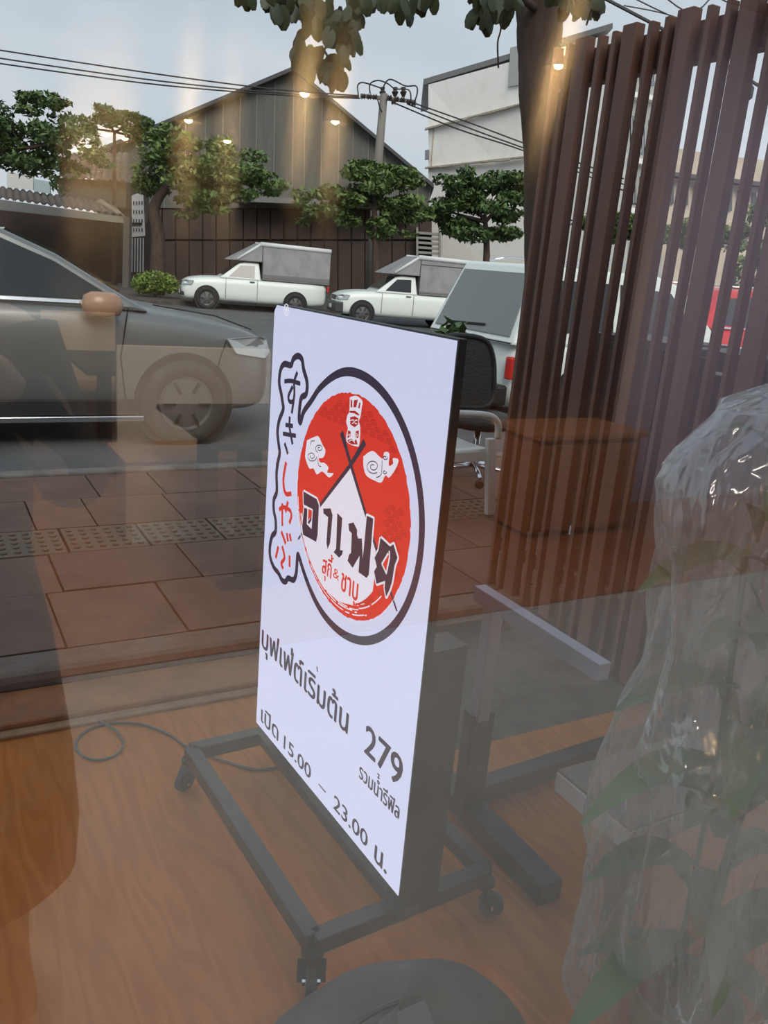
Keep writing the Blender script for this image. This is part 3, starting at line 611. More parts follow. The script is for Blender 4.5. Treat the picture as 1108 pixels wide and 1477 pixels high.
# ================================================================== FAR TREES
def tree(label, D, crowns, trunk, seed, m, count=5000, size=.22, group='roadside trees across the road', stem_r=.16, name='roadside_tree'):
    """crowns: (px, py, rx_px, ry_px)"""
    base = ay(trunk[0][0], trunk[0][1], D); base.z = -.05
    t = thing(name, label, 'tree', tuple(base), group)
    pts = [base]+[ay(x, y, D) for x, y in trunk[1:]]; k = F/D
    G().tube(smooth([tuple(p) for p in pts], 3), [stem_r*(1-.5*i/(3*(len(pts)-1))) for i in range(3*(len(pts)-1)+1)], 9).make('trunk', M_BARK, t, smooth=True)
    for x, y, rx, ry in crowns[:4]: G().tube([pts[-1], ay(x, y+ry*.3, D)], [stem_r*.45, .03], 6).make('branch', M_BARK, t)
    q = random.Random(seed*7); cl_ = []
    for i, (x, y, rx, ry) in enumerate(crowns):
        for _ in range(9):
            a = q.uniform(0, 6.283); h = q.uniform(-.85, .85); w = math.sqrt(1-h*h)*q.uniform(.45, 1.08); sz = q.uniform(.34, .58)
            c = ay(x+rx*w*math.cos(a), y-ry*h+ry*.25*w*w, D+min(rx/k, 1.8)*w*math.sin(a)); cl_.append((c, rx*sz/k, min(rx*sz/k, 1.1), max(ry*sz*.75, 5)/k))
    g = leafcloud(cl_, int(count*1.35), size, seed)
    o = g.make('foliage', m, t, recalc=False); o['kind'] = 'stuff'; return t
tree('large dark tree at the far left across the road, cut by the picture edge', 27, [(20, 165, 60, 42), (80, 195, 55, 38), (30, 225, 70, 30), (-30, 200, 60, 60), (110, 225, 38, 26), (60, 150, 35, 16), (90, 250, 20, 26)], [(-30, 400), (-20, 280), (0, 220)], 31, M_FOL[0], 6500, group=None)
tree('thin-crowned tree rising behind the large dark tree, left of the gabled shed', 33, [(150, 165, 30, 14), (185, 178, 28, 16), (125, 180, 20, 14), (205, 195, 26, 18)], [(165, 400), (165, 260), (165, 190)], 32, M_FOL[0], 2200, group=None, stem_r=.1)
tree('forked roadside tree standing behind the small round hedge', 28.5, [(235, 215, 42, 30), (290, 225, 50, 32), (250, 260, 48, 26), (345, 235, 42, 22), (315, 270, 60, 22), (375, 265, 34, 16), (290, 300, 40, 14), (215, 250, 26, 26), (245, 195, 32, 16)], [(226, 402), (228, 340), (222, 300), (245, 262)], 33, M_FOL[1], 7500, group=None, stem_r=.27)
tree('bushy green tree beneath the utility pole, behind the gap between the white pickups', 29.5, [(500, 265, 42, 24), (540, 255, 44, 22), (580, 275, 36, 24), (470, 290, 38, 24), (530, 300, 50, 26), (445, 305, 26, 18), (600, 300, 22, 20), (565, 325, 30, 16)], [(545, 425), (542, 350), (540, 300)], 34, M_FOL[1], 6500, group=None)
tree('rounded tree in front of the white building, left of the thick trunk', 30, [(665, 262, 30, 20), (700, 275, 42, 24), (740, 270, 32, 24), (650, 300, 30, 20), (700, 315, 56, 26), (745, 320, 30, 24), (660, 325, 24, 14)], [(700, 425), (702, 370), (700, 320)], 35, M_FOL[0], 6500, group=None)
tree('low green tree seen between the slats beneath the white building', 33, [(880, 320, 34, 26), (920, 330, 36, 22), (850, 330, 26, 20)], [(890, 430), (890, 350)], 36, M_FOL[1], 2600, group=None)
tree('low green tree seen between the slats before the beige terrace', 34, [(985, 335, 38, 22), (1035, 330, 34, 26), (1075, 345, 30, 22)], [(1010, 430), (1010, 350)], 37, M_FOL[1], 2800, group=None)
tree('small tree at the right picture edge above the red car', 20, [(1085, 390, 30, 40), (1105, 330, 22, 40)], [(1095, 500), (1092, 420)], 38, M_FOL[1], 1800, size=.16, group=None, stem_r=.08)
hb = ay(224, 424, 27); hb.z = .01
hd = thing('round_hedge', 'small clipped bright green hedge in front of the white pickup with the plain canopy', 'hedge', tuple(hb))
G().tube([hb, hb+Vector((0, 0, .5))], .05, 6).make('stem', M_BARK, hd)
o = leafcloud([(ay(224, 407, 27), .72, .5, .36), (ay(205, 412, 27), .35, .4, .26), (ay(245, 412, 27), .34, .4, .26)], 2600, .11, 40).make('foliage', M_FOL[2], hd, recalc=False); o['kind'] = 'stuff'
# ================================================================== VEHICLES  (local frame: +X forward, origin on the ground under the front axle)
def ring(x, zb, zt, w, crown=.02):
    half = [(0, zb), (w*.86, zb), (w*.985, zb+.12), (w, (zb+zt)*.5+.04), (w*.975, zt-.07), (w*.90, zt), (w*.45, zt+crown)]
    return [(x, y, z) for y, z in half]+[(x, 0, zt+crown*1.2)]+[(x, -y, z) for y, z in half[:0:-1]]
def vehicle(name, label, loc, rz, paint, secs, prof, wb, wt, zb, zt, side, wheels, wr, near=-1, group=None):
    t = thing(name, label, 'car', loc, group, rz); ORG[t.name] = Vector()
    b = G().quadgrid([ring(*s) for s in secs], True, True).make('body', paint, t, smooth=True, sub=1)
    g = G(); yw = lambda z: wb+(wt-wb)*max(0, min(1, (z-zb)/(zt-zb)))
    n = len(prof); g.v = [Vector((x, yw(z), z)) for x, z in prof]+[Vector((x, -yw(z), z)) for x, z in prof]
    g.f = [tuple(range(n)), tuple(range(2*n-1, n-1, -1))]+[(i, (i+1) % n, n+(i+1) % n, n+i) for i in range(n)]
    g.make('cabin', paint, t, bevel=.035)
    for nm, P, mt in side:
        for sgn in (-1, 1):
            G().prism([(x, sgn*(yw(z)+.004), z) for x, z in P], (0, sgn*.008, 0)).make(nm, mt, t)
    for wx in wheels:
        for sgn in (-1, 1):
            y = sgn*secs[len(secs)//2][3]
            a = G().lathe([(.0, 0), (wr*1.17, 0), (wr*1.17, sgn*.012), (0, sgn*.012)], (wx, y-sgn*.012, wr), 'y', 32).make('wheel_arch', M_DARK, t)
            w = G().lathe([(wr*.62, -.1*sgn), (wr*.93, -.1*sgn), (wr, -.07*sgn), (wr, .05*sgn), (wr*.93, .075*sgn), (wr*.66, .08*sgn), (wr*.62, .05*sgn)], (wx, y-sgn*.02, wr), 'y', 32).make('wheel', M_RUB, t, smooth=True)
            r = G().lathe([(0, 0), (wr*.63, 0), (wr*.63, sgn*.02), (wr*.56, sgn*.012), (.05, .03*sgn), (0, .03*sgn)], (wx, y+sgn*.03, wr), 'y', 24).make('rim', mat('rim_metal', (.11, .11, .11), .45, metal=.5), w)
            for k in range(6):
                q = k*1.047; d = Vector((math.cos(q), 0, math.sin(q))); c = Vector((wx, y+sgn*.062, wr))
                G().beam(c+d*wr*.28, c+d*wr*.56, .02, .05, (0, 1, 0)).make('rim_slot', M_DARK, r)
    return t
def plate(t, nm, c, d, m, rz=0, bevel=.004): return G().box(c, d, rz).make(nm, m, t, bevel=bevel)
# silver suv
sil = [(.90, .42, .72, .50), (.84, .30, .88, .72), (.72, .24, .97, .86), (.35, .24, 1.06, .925), (-.25, .24, 1.13, .93), (-.62, .24, 1.17, .93), (-1.4, .24, 1.18, .93), (-2.8, .24, 1.18, .93), (-3.55, .26, 1.17, .91), (-3.8, .36, 1.12, .84)]
M_GS = M_GLASS
suv = vehicle('silver_suv', 'silver car parked at the kerb, cut by the left picture edge', (2.02, 8.05, -.1), math.radians(0), M_SILV, sil,
    [(-.28, 1.12), (-.46, 1.22), (-1.0, 1.53), (-1.42, 1.70), (-1.85, 1.775), (-3.2, 1.73), (-3.78, 1.15)], .875, .70, 1.12, 1.75,
    [('side_window', [(-.58, 1.20), (-.62, 1.245), (-1.02, 1.475), (-1.45, 1.64), (-1.80, 1.70), (-2.28, 1.71), (-2.28, 1.20)], M_GLASS), ('side_window', [(-2.36, 1.20), (-2.36, 1.665), (-3.1, 1.62), (-3.4, 1.22)], M_GLASS),
     ('chrome_trim', [(-.58, 1.165), (-.58, 1.19), (-3.4, 1.19), (-3.4, 1.165)], M_CHROME)], (0, -2.8), .37)
G().prism([(-.52, .74, 1.262), (-1.0, .68, 1.536), (-1.36, .62, 1.682), (-1.36, -.62, 1.682), (-1.0, -.68, 1.536), (-.52, -.74, 1.262)], (.012, 0, .016)).make('windscreen', M_GLASS, suv)
for s in (-1, 1):
    y = s*.925
    G().prism([(.80, s*.70, .92), (.70, s*.83, .95), (.36, s*.905, .93), (.45, s*.91, .80), (.74, s*.84, .76), (.84, s*.70, .80)], (.012, s*.012, .0)).make('headlamp', M_HEAD, suv, bevel=.004)
    m_ = G().quadgrid([[(-.70+.15*math.cos(a)*q, s*1.02+.10*math.sin(a)*q, 1.17+h) for a in [k*math.pi/8 for k in range(16)]] for h, q in ((-.09, .6), (-.07, .95), (0, 1.08), (.07, .95), (.10, .6))], True, True).make('door_mirror', mat('warm_reflection', (.36, .22, .14), .3), suv, smooth=True)  # orange-brown reflection on the mirror put into its colour
    G().tube([(-.70, s*.90, 1.14), (-.70, s*.98, 1.14)], .03, 8).make('mirror_arm', M_DARK, m_)
    plate(suv, 'door_handle', (-1.95, s*.945, 1.02), (.20, .022, .03), M_CHROME); plate(suv, 'handle_recess', (-1.92, s*.926, 1.015), (.17, .02, .07), M_DARK)
    for P in ([(-.50, .36), (-.54, .75), (-.48, 1.15)], [(-2.32, .32), (-2.32, 1.16)], [(.36, .92), (.30, .74), (.28, .6)]):
        for (x0, z0), (x1, z1) in zip(P, P[1:]): G().beam((x0, s*.927, z0), (x1, s*.927, z1), .01, .008, (0, 1, 0)).make('door_seam', M_DARK, suv)
    G().tube([(-1.5, s*.62, 1.79), (-1.8, s*.62, 1.815), (-3.0, s*.62, 1.79)], .016, 8).make('roof_rail', M_CHROME, suv, smooth=True)
    G().box((-1.4, s*.90, .24), (2.1, .12, .05)).make('side_step', M_CHROME, suv, bevel=.01)
    plate(suv, 'sill', (-1.4, s*.885, .33), (2.0, .09, .12), M_DARK)
plate(suv, 'grille', (.855, 0, .70), (.06, .9, .22), M_DARK, bevel=.01)
G().tube([(-.2, -.60, 1.165), (.35, -.62, 1.10), (.72, -.55, .985)], .006, 6).make('bonnet_seam', M_DARK, suv)
# white suv seen from behind
wsec = [(.88, .42, .72, .5), (.8, .3, .9, .75), (.6, .24, 1.0, .88), (-.6, .24, 1.02, .90), (-2.8, .24, 1.02, .90), (-3.6, .24, 1.0, .90), (-3.78, .28, .98, .86)]
wsv = vehicle('white_suv', 'white high-roofed car with a big pale rear window beyond the office chair', (9.30, 7.98, -.1), 0, M_WHITE, wsec,
    [(-.5, 1.0), (-1.3, 1.7), (-1.7, 1.80), (-3.45, 1.80), (-3.80, .96)], .86, .70, .96, 1.8,
    [('side_window', [(-1.0, 1.12), (-1.5, 1.62), (-2.3, 1.67), (-2.3, 1.12)], M_GLASS), ('side_window', [(-2.4, 1.12), (-2.4, 1.67), (-3.2, 1.66), (-3.4, 1.12)], M_GLASS)], (0, -2.8), .37)
def rw(y, z, d=.0): return (-3.80+(z-.96)*.4167-d, y, z)
G().prism([rw(.745, 1.04), rw(-.745, 1.04), rw(-.64, 1.70), rw(.64, 1.70)], (-.014, 0, .006)).make('rear_window', M_GLASSL, wsv, bevel=.004)
G().beam(rw(.45, 1.10, .03), rw(-.25, 1.13, .03), .02, .02).make('wiper', M_DARK, wsv)
plate(wsv, 'tailgate_handle', (-3.845, .08, .90), (.04, .26, .075), M_DARK, bevel=.02); plate(wsv, 'handle_grip', (-3.87, .08, .90), (.02, .2, .03), M_CHROME)
G().beam((-3.80, .80, .98), (-3.80, -.80, .98), .012, .012).make('tailgate_seam', M_DARK, wsv)
for s in (-1, 1):
    plate(wsv, 'tail_lamp', (-3.76, s*.80, .72), (.08, .10, .24), M_RED, bevel=.02)
    G().tube([(-3.2, s*.58, 1.83), (-2.9, s*.58, 1.88), (-1.9, s*.58, 1.88), (-1.7, s*.58, 1.83)], .014, 8).make('roof_rail', M_CHROME, wsv, smooth=True)
plate(wsv, 'rear_bumper', (-3.82, 0, .42), (.14, 1.6, .22), M_DARK, bevel=.03)
G().box((-3.84, 0, .70), (.02, .46, .13)).make('number_plate', M_PLATE, wsv)
# red car
rsv = copy_tree(suv); rsv.name = 'red_car'; rsv['label'] = 'red car at the right picture edge, glimpsed beyond the slat screen'
pr = ay(1100, 520, 13.5); rsv.location = (pr.x+2.4, pr.y+1.0, -.1); M_REDP = mat('red_paint', (.55, .03, .03), .3)
for c in rsv.children:
    if c.name.startswith(('body', 'cabin')): c.data = c.data.copy(); c.data.materials[0] = M_REDP
# pickups
def pickup(label, D, px, py, rz, variant):
    g0 = ay(px, py, D); q = az(px, py, -.1)
    sc = [(.84, .40, .70, .50), (.78, .30, .86, .72), (.62, .26, .96, .85), (.25, .26, 1.03, .875), (-.4, .26, 1.08, .88), (-1.7, .26, 1.08, .88), (-3.9, .26, 1.08, .88), (-4.14, .3, 1.06, .87)]
    t = vehicle('pickup_truck', label, (q.x, q.y, -.1), rz, M_WHITE, sc,
        [(-.40, 1.05), (-1.05, 1.56), (-1.25, 1.62), (-1.72, 1.62), (-1.80, 1.05)], .84, .72, 1.05, 1.62,
        [('side_window', [(-.72, 1.12), (-1.10, 1.50), (-1.58, 1.52), (-1.58, 1.12)], M_GLASS)], (0, -3.0), .36)
    G().prism([(-.52, .72, 1.16), (-1.06, .66, 1.555), (-1.06, -.66, 1.555), (-.52, -.72, 1.16)], (.014, 0, .018)).make('windscreen', M_GLASS, t)
    cz = 2.27
    P = [(-4.16, 1.08), (-1.84, 1.08), (-1.84, 1.66), (-.66, 1.66), (-1.72, cz), (-4.16, cz-.04)]
    cn = G().prism([(x, .86, z) for x, z in P], (0, -1.72, 0)).make('canopy', M_TARP, t, bevel=.02)
    for s in (-1, 1):
        G().tube([(-4.16, s*.84, cz-.07), (-1.74, s*.84, cz-.03)], .075, 10).make('canvas_roll', M_TARPW, cn, smooth=True)
        G().tube([(-1.74, s*.84, cz-.04), (-.98, s*.86, 1.70)], .045, 8).make('front_edge', M_TARPW, cn, smooth=True)
        G().beam((-1.82, s*.87, 1.1), (-1.82, s*.87, 2.2), .02, .02).make('canopy_seam', M_DARK, cn)
        G().beam((-4.14, s*.875, 1.20 if not variant else 1.16), (-1.84, s*.875, 1.20 if not variant else 1.16), .012, .14 if not variant else .05).make('canvas_hem', mat('dark_hem', (.17, .17, .17), .8), cn)
        if variant: G().beam((-4.14, s*.875, 2.03), (-1.84, s*.875, 2.03), .01, .012).make('canopy_seam', M_DARK, cn)
        plate(t, 'door_handle', (-1.50, s*.89, .99), (.17, .02, .03), M_DARK)
        for x in (-.62, -1.68): G().beam((x, s*.885, .4), (x, s*.885, 1.06), .01, .012, (0, 1, 0)).make('door_seam', M_DARK, t)
        plate(t, 'tail_lamp', (-4.13, s*.84, .93), (.07, .07, .2), M_RED, bevel=.01)
        G().prism([(.78, s*.50, .86), (.66, s*.80, .90), (.42, s*.872, .90), (.50, s*.875, .76), (.74, s*.76, .73), (.82, s*.5, .73)], (.02, s*.015, .005)).make('headlamp', M_HEAD, t, bevel=.01)
        plate(t, 'fog_lamp', (.78, s*.62, .46), (.10, .18, .12), M_DARK, bevel=.02)
    plate(t, 'grille', (.80, 0, .78), (.08, .78, .14), M_DARK, bevel=.02)
    if variant: plate(t, 'front_bumper', (.76, 0, .50), (.28, 1.66, .34), mat('dark_bumper', (.04, .04, .045), .5), bevel=.04); plate(t, 'sticker', (-4.02, .875, 2.10), (.16, .01, .12), M_RED)
    else: plate(t, 'lower_grille', (.83, 0, .47), (.06, .6, .14), M_DARK, bevel=.02)
    G().box((.92 if variant else .88, 0, .50), (.02, .42, .12)).make('number_plate', M_PLATE, t)
    t.scale = (.88, .88, .88); return t
pickup('white pickup with a plain grey canvas canopy parked across the road beside the round hedge', 25, 296, 443, math.radians(180-14), 0)
pickup('white pickup with dark front bumper and ribbed grey canopy, parked behind the other pickup', 25, 514, 465, math.radians(180-16), 1)
# ================================================================== BUILDINGS ACROSS THE ROAD
def back(v, L): return v+HEAD*L
def pol(points, D): return [ay(x, y, D) for x, y in points]
def ground(v): return Vector((v.x, v.y, 0.0))
M_BARN = mat('weathered_sheet', (.115, .115, .10), .75, noise=((.075, .078, .07), .6, 6, .35, .7), grain=(3, 3, .4))
M_BARND = mat('dark_board', (.040, .026, .02), .8, noise=((.06, .04, .03), 1.2, 5, .4, .7))
M_ROOFD = mat('dark_roof', (.05, .052, .055), .6)
D = 44.
gb = thing('gabled_shed', 'large dark grey gabled shed with vertical wall sheets behind the roadside trees', 'building', tuple(ground(ay(420, 400, D))))
seams = [140, 175, 215, 240, 268, 297, 322, 347, 371, 397, 424, 441, 465, 490, 510, 532, 556, 580, 604, 621]
def rooft(x): return 97+(424-x)*(88/209.) if x < 424 else 97+(x-424)*(165/196.)
for a, b in zip(seams, seams[1:]):
    P = pol([(a+.5, rooft(a)+3), (b-.5, rooft(b)+3), (b-.5-3, 300), (a+.5-3, 300)], D)
    G().prism(P, HEAD*.12).make('wall_sheet', M_BARN, gb)
    G().prism(pol([(b-.7, rooft(b)+3), (b+.7, rooft(b)+3), (b-2.3, 300), (b-3.7, 300)], D-.05), HEAD*.08).make('cover_strip', mat('pale_strip', (.17, .17, .15), .7), gb)
for a, b in ((130, 424), (424, 626)):
    P = pol([(a, rooft(a)-2), (b, rooft(b)-2), (b, rooft(b)+4), (a, rooft(a)+4)], D-.6); G().prism(P, HEAD*26).make('roof', M_ROOFD, gb)
bw = G().prism(pol([(140, 300), (622, 300), (622, 452), (140, 440)], D+.2), HEAD*10).make('lower_wall', M_BARND, gb)
for i in range(22):
    a = 196+i*19.5; G().prism(pol([(a, 302), (a+17.5, 302), (a+17.5, 345), (a, 345)], D), HEAD*.15).make('board', M_BARND, gb)
    G().prism(pol([(a, 348), (a+17.5, 348), (a+17.5, 440), (a, 440)], D), HEAD*.15).make('board', M_BARND, gb)
G().prism(pol([(335, 282), (600, 293), (600, 301), (335, 290)], D-1.8), HEAD*1.9).make('lean_to_roof', mat('lean_to_sheet', (.16, .16, .15), .6), gb)
# stair / louvre beside the shed
lv = gb
for k in range(5): G().prism(pol([(603, 334+k*7), (634, 336+k*7), (634, 339.5+k*7), (603, 337.5+k*7)], 43.4), HEAD*.6).make('louvre', mat('pale_louvre', (.24, .24, .22), .7), lv)
for x in (602, 635): G().prism(pol([(x-1.5, 328), (x+1.5, 328), (x+1.5, 372), (x-1.5, 372)], 43.3), HEAD*.7).make('side_frame', MATS['pale_louvre'], lv)
# white building
wbld = thing('white_building', 'white four-storey building with a low gable and peeling ledges behind the thick trunk', 'building', tuple(ground(ay(880, 400, 50))))
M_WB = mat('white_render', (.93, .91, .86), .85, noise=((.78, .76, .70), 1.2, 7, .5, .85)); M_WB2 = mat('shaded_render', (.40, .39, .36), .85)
M_LED = mat('peeling_ledge', (.50, .46, .39), .9, noise=((.3, .25, .18), 6, 6, .4, .65))
M_WIN = mat('window_dark', (.06, .07, .075), .2, spec=.8)
near, far = 50., 60.
def wf(x, y):            # left face of the building, receding to the left
    t = (880-x)/(880-618.); D_ = 1/((1-t)/near+t/far); return ay(x, y, D_)
inn = HEAD*9
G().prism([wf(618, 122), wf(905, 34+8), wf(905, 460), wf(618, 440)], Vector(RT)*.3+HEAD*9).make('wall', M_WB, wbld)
G().prism([wf(611, 114), wf(884, 33), wf(884, 41), wf(611, 122)], HEAD*10).make('roof', mat('roof_edge_grey', (.2, .2, .2), .7), wbld)
G().prism([wf(736, 70), wf(752, 66), wf(757, 122), wf(733, 126)], -HEAD*.25).make('shutter_panel', mat('grey_shutter', (.42, .42, .40), .6), wbld)
for (x0, y0, x1, y1) in ((613, 186, 775, 144), (613, 242, 775, 224)):
    q = G()
    for k in range(8):
        t0, t1 = k/8, (k+1)/8; j = random.uniform(-1, 1)
        q.prism([wf(x0+(x1-x0)*t0, y0+(y1-y0)*t0), wf(x0+(x1-x0)*t1, y0+(y1-y0)*t1), wf(x0+(x1-x0)*t1, y0+(y1-y0)*t1+3+j), wf(x0+(x1-x0)*t0, y0+(y1-y0)*t0+3+j)], -HEAD*.45)
    q.make('ledge', M_LED, wbld)
G().tube([wf(626, 183), wf(622, 245)], .05, 6).make('drain_pipe', M_LED, wbld)
G().prism([wf(613, 218), wf(619, 217), wf(619, 230), wf(613, 231)], -HEAD*.5).make('air_unit', mat('unit_grey', (.3, .31, .33), .5), wbld)
def rf(x, y):            # right face, receding to the right
    t = (x-905)/(955-905.); D_ = 1/((1-t)/near+t/58.); return ay(x, y, D_)
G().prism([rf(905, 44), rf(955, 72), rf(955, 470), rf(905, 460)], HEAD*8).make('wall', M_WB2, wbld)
for r_, (ya, yb) in enumerate(((84, 120), (165, 222), (250, 295))):
    for xa in (909, 922, 935):
        w_ = G().prism([rf(xa, ya+(xa-905)*.3), rf(xa+9, ya+(xa-896)*.3), rf(xa+9, yb+(xa-905)*.12), rf(xa, yb+(xa-905)*.12)], -HEAD*.1).make('window', M_WIN, wbld)
        for k in range(3): G().prism([rf(xa+1+k*3, ya+4+(xa-905)*.3), rf(xa+2+k*3, ya+4+(xa-905)*.3), rf(xa+2+k*3, yb-2), rf(xa+1+k*3, yb-2)], -HEAD*.16).make('bar', M_PLATE, w_)
for y in (135, 228, 300): G().prism([rf(903, y), rf(957, y+10), rf(957, y+16), rf(903, y+8)], -HEAD*.8).make('balcony_slab', M_WB, wbld)
# beige terrace
bt = thing('beige_terrace_building', 'long low beige building with dark windows glimpsed between the slats at the right', 'building', tuple(ground(ay(1020, 450, 62))))
M_BG = mat('beige_render', (.55, .48, .38), .85, noise=((.42, .36, .28), .8, 5, .4, .7))
G().prism(pol([(955, 210), (1025, 222), (1110, 232), (1150, 240), (1150, 480), (955, 470)], 62), HEAD*8).make('wall', M_BG, bt)
G().prism(pol([(955, 246), (1150, 268), (1150, 274), (955, 252)], 61), HEAD*1.2).make('cornice', M_ROOFD, bt)
for i in range(9):
    a = 960+i*21; y = 262+i*2.5
    w_ = G().prism(pol([(a, y), (a+13, y+1), (a+12, y+32), (a-1, y+31)], 61.8), HEAD*.15).make('window', M_WIN, bt)
    G().prism(pol([(a+6, y), (a+7, y), (a+6, y+31), (a+5, y+31)], 61.7), HEAD*.1).make('mullion', M_PLATE, w_)
# left tiled house
lh = thing('tiled_house', 'low old house with brown tiled roof and ribbed awning behind the silver car', 'building', tuple(ground(ay(100, 400, 34))))
M_RT = mat('roof_tile_brown', (.13, .105, .09), .85, noise=((.075, .065, .055), 3, 6, .4, .7))
M_RT2 = mat('roof_tile_pale', (.19, .17, .145), .85)
def proof(c, x0, x1, n, D0, D1, name, mts):
    """roof of half-round tile columns between an upper edge line and a lower edge line"""
    (ua, ub), (la, lb) = c
    for i in range(n):
        t = (i+.5)/n; t0 = i/n; t1 = (i+1)/n
        u0 = ay(ua[0]+(ub[0]-ua[0])*t0, ua[1]+(ub[1]-ua[1])*t0, D1); u1 = ay(ua[0]+(ub[0]-ua[0])*t1, ua[1]+(ub[1]-ua[1])*t1, D1)
        l0 = ay(la[0]+(lb[0]-la[0])*t0, la[1]+(lb[1]-la[1])*t0, D0); l1 = ay(la[0]+(lb[0]-la[0])*t1, la[1]+(lb[1]-la[1])*t1, D0)
        rows = []
        for k in range(5):
            s_ = k/4; a = u0+(l0-u0)*s_; b_ = u1+(l1-u1)*s_
            for e in (0, 1):
                if e == 1 and k == 4: break
                h = (b_-a).length*.34*(1+.15*(s_*4 % 1)); rows.append([a+(b_-a)*(j/6)+Vector((0, 0, h*math.sin(math.pi*j/6)-.02*e)) for j in range(7)])
                break
        o = G().quadgrid(rows).make(name, mts[i % len(mts)] if len(mts) > 1 and i in (9, 10, 15, 16) else mts[0], lh); o.modifiers.new('t', 'SOLIDIFY').thickness = .04
proof((((-20, 268), (165, 296)), ((-22, 283), (180, 312))), 0, 0, 19, 31.5, 33.5, 'roof_tile', [M_RT])
proof((((95, 222), (185, 222)), ((84, 256), (182, 262))), 0, 0, 11, 33.6, 37, 'roof_tile', [M_RT])
proof((((140, 290), (150, 291)), ((170, 309), (180, 312))), 0, 0, 1, 31.4, 33.3, 'roof_tile', [M_RT2])
G().prism(pol([(-25, 284), (180, 313), (180, 322), (-25, 300)], 31.5), HEAD*.15).make('fascia', mat('grey_fascia', (.20, .20, .19), .7), lh)
G().prism(pol([(-30, 296), (182, 316), (182, 440), (-30, 440)], 35), HEAD*4).make('wall', M_BARND, lh)
G().prism(pol([(84, 256), (182, 262), (182, 300), (84, 290)], 34), HEAD*3).make('upper_wall', mat('board_brown', (.09, .075, .065), .8), lh)
G().prism(pol([(49, 258), (72, 262), (72, 279), (49, 276)], 33), HEAD*.1).make('light_panel', mat('pale_blue_panel', (.34, .42, .45), .6), lh)
G().prism(pol([(10, 248), (48, 254), (48, 274), (10, 270)], 33.2), HEAD*.1).make('white_fence_panel', mat('white_board', (.55, .55, .53), .7), lh)
G().prism(pol([(178, 312), (187, 313), (185, 420), (176, 420)], 31.5), HEAD*.3).make('column', mat('grey_column', (.12, .11, .10), .8), lh)
gt = thing('metal_gate', 'light grey perforated metal gate between the tiled house and the forked tree', 'gate', tuple(ground(ay(200, 400, 33))))
G().prism(pol([(190, 282), (206, 276), (209, 340), (190, 342)], 33), HEAD*.08).make('gate_panel', mat('gate_grey', (.36, .37, .38), .6), gt)
for j in range(4):
    for i in range(4): G().prism(pol([(192+i*4, 290+j*13), (193.3+i*4, 290+j*13), (193.3+i*4, 295+j*13), (192+i*4, 295+j*13)], 32.95), HEAD*.03).make('slot', M_DARK, gt)
G().prism(pol([(189, 321), (204, 321), (204, 324), (189, 324)], 32.9), HEAD*.1).make('lock_bar', M_DARK, gt)
for i in range(5): G().prism(pol([(190+i*4, 343), (191.3+i*4, 343), (190.8+i*4, 392), (189.5+i*4, 392)], 33), HEAD*.05).make('bar', MATS['gate_grey'], gt)
# utility pole
D = 34.; up_ = thing('utility_pole', 'concrete utility pole with crossarm and looping jumper wires between the shed and the white building', 'utility pole', tuple(ground(ay(535, 400, D))))
M_PO = mat('pole_concrete', (.20, .19, .17), .85)
G().tube([ground(ay(535, 400, D)), ay(546, 230, D), ay(554, 135, D)], [.20, .17, .14], 10).make('pole', M_PO, up_, smooth=True)
G().beam(ay(520, 138, D), ay(600, 147, D), .12, .12).make('crossarm', M_PO, up_)
for x, y in ((524, 139), (533, 139.5), (541, 140), (562, 141), (572, 143), (581, 144), (590, 147), (597, 149), (568, 147)):
    G().tube([ay(x-3.5, y-.2, D-.2), ay(x-2, y, D-.2), ay(x, y, D-.2), ay(x+2, y, D-.2), ay(x+3.5, y+.2, D-.2)], [.04, .11, .06, .11, .04], 8).make('insulator', mat('insulator_brown', (.05, .04, .035), .3), up_)
for x in (552, 570, 582): G().tube([ay(x, 140, D), ay(x, 133, D), ay(x, 130, D), ay(x, 126, D)], [.05, .13, .07, .1], 8).make('insulator', MATS['insulator_brown'], up_)
for P in ([(517, 137), (516, 124), (522, 119), (535, 122), (552, 128)], [(534, 135), (534, 121), (546, 116), (560, 121), (570, 128), (590, 130), (593, 146)], [(552, 128), (558, 117), (566, 115), (585, 124), (600, 124), (602, 134), (598, 147)], [(545, 144), (548, 155), (551, 162)]):
    G().tube(smooth([tuple(ay(x, y, D-.3)) for x, y in P], 5), .028, 6).make('jumper_wire', M_DARK, up_)
wires = [([(-60, 63), (200, 103), (390, 128), (518, 138)], 34, .026, 'topmost of the three power lines running left from the utility pole'),
         ([(-60, 75), (200, 113), (390, 133), (518, 140)], 34, .026, 'middle power line of the three running left from the utility pole'),
         ([(-60, 83), (200, 119), (390, 136), (520, 142)], 34.3, .026, 'lowest of the three power lines running left from the utility pole'),
         ([(598, 149), (680, 178), (760, 208), (900, 258)], 34, .026, 'upper power line running right from the utility pole past the white building'),
         ([(588, 150), (680, 186), (760, 215), (900, 266)], 34, .026, 'middle power line running right from the utility pole past the white building'),
         ([(570, 149), (660, 186), (760, 219), (900, 275)], 34.3, .026, 'lower power line running right from the utility pole past the white building'),
         ([(850, -14), (945, 36), (1010, 72), (1108, 132), (1200, 190)], 9, .016, 'thick black cable slanting down behind the top of the slat screen'),
         ([(900, -10), (970, 24), (1060, 60), (1150, 90)], 14, .010, 'thin black wire above the slat screen top'),
         ([(940, -20), (985, 14), (1010, 12), (1030, -4), (1060, 6), (1130, 14)], 12, .009, 'thin sagging wire looping above the slat screen top'),
         ([(900, 8), (960, 20), (1040, 45), (1180, 60)], 22, .014, 'far thin wire crossing the sky behind the slats')]
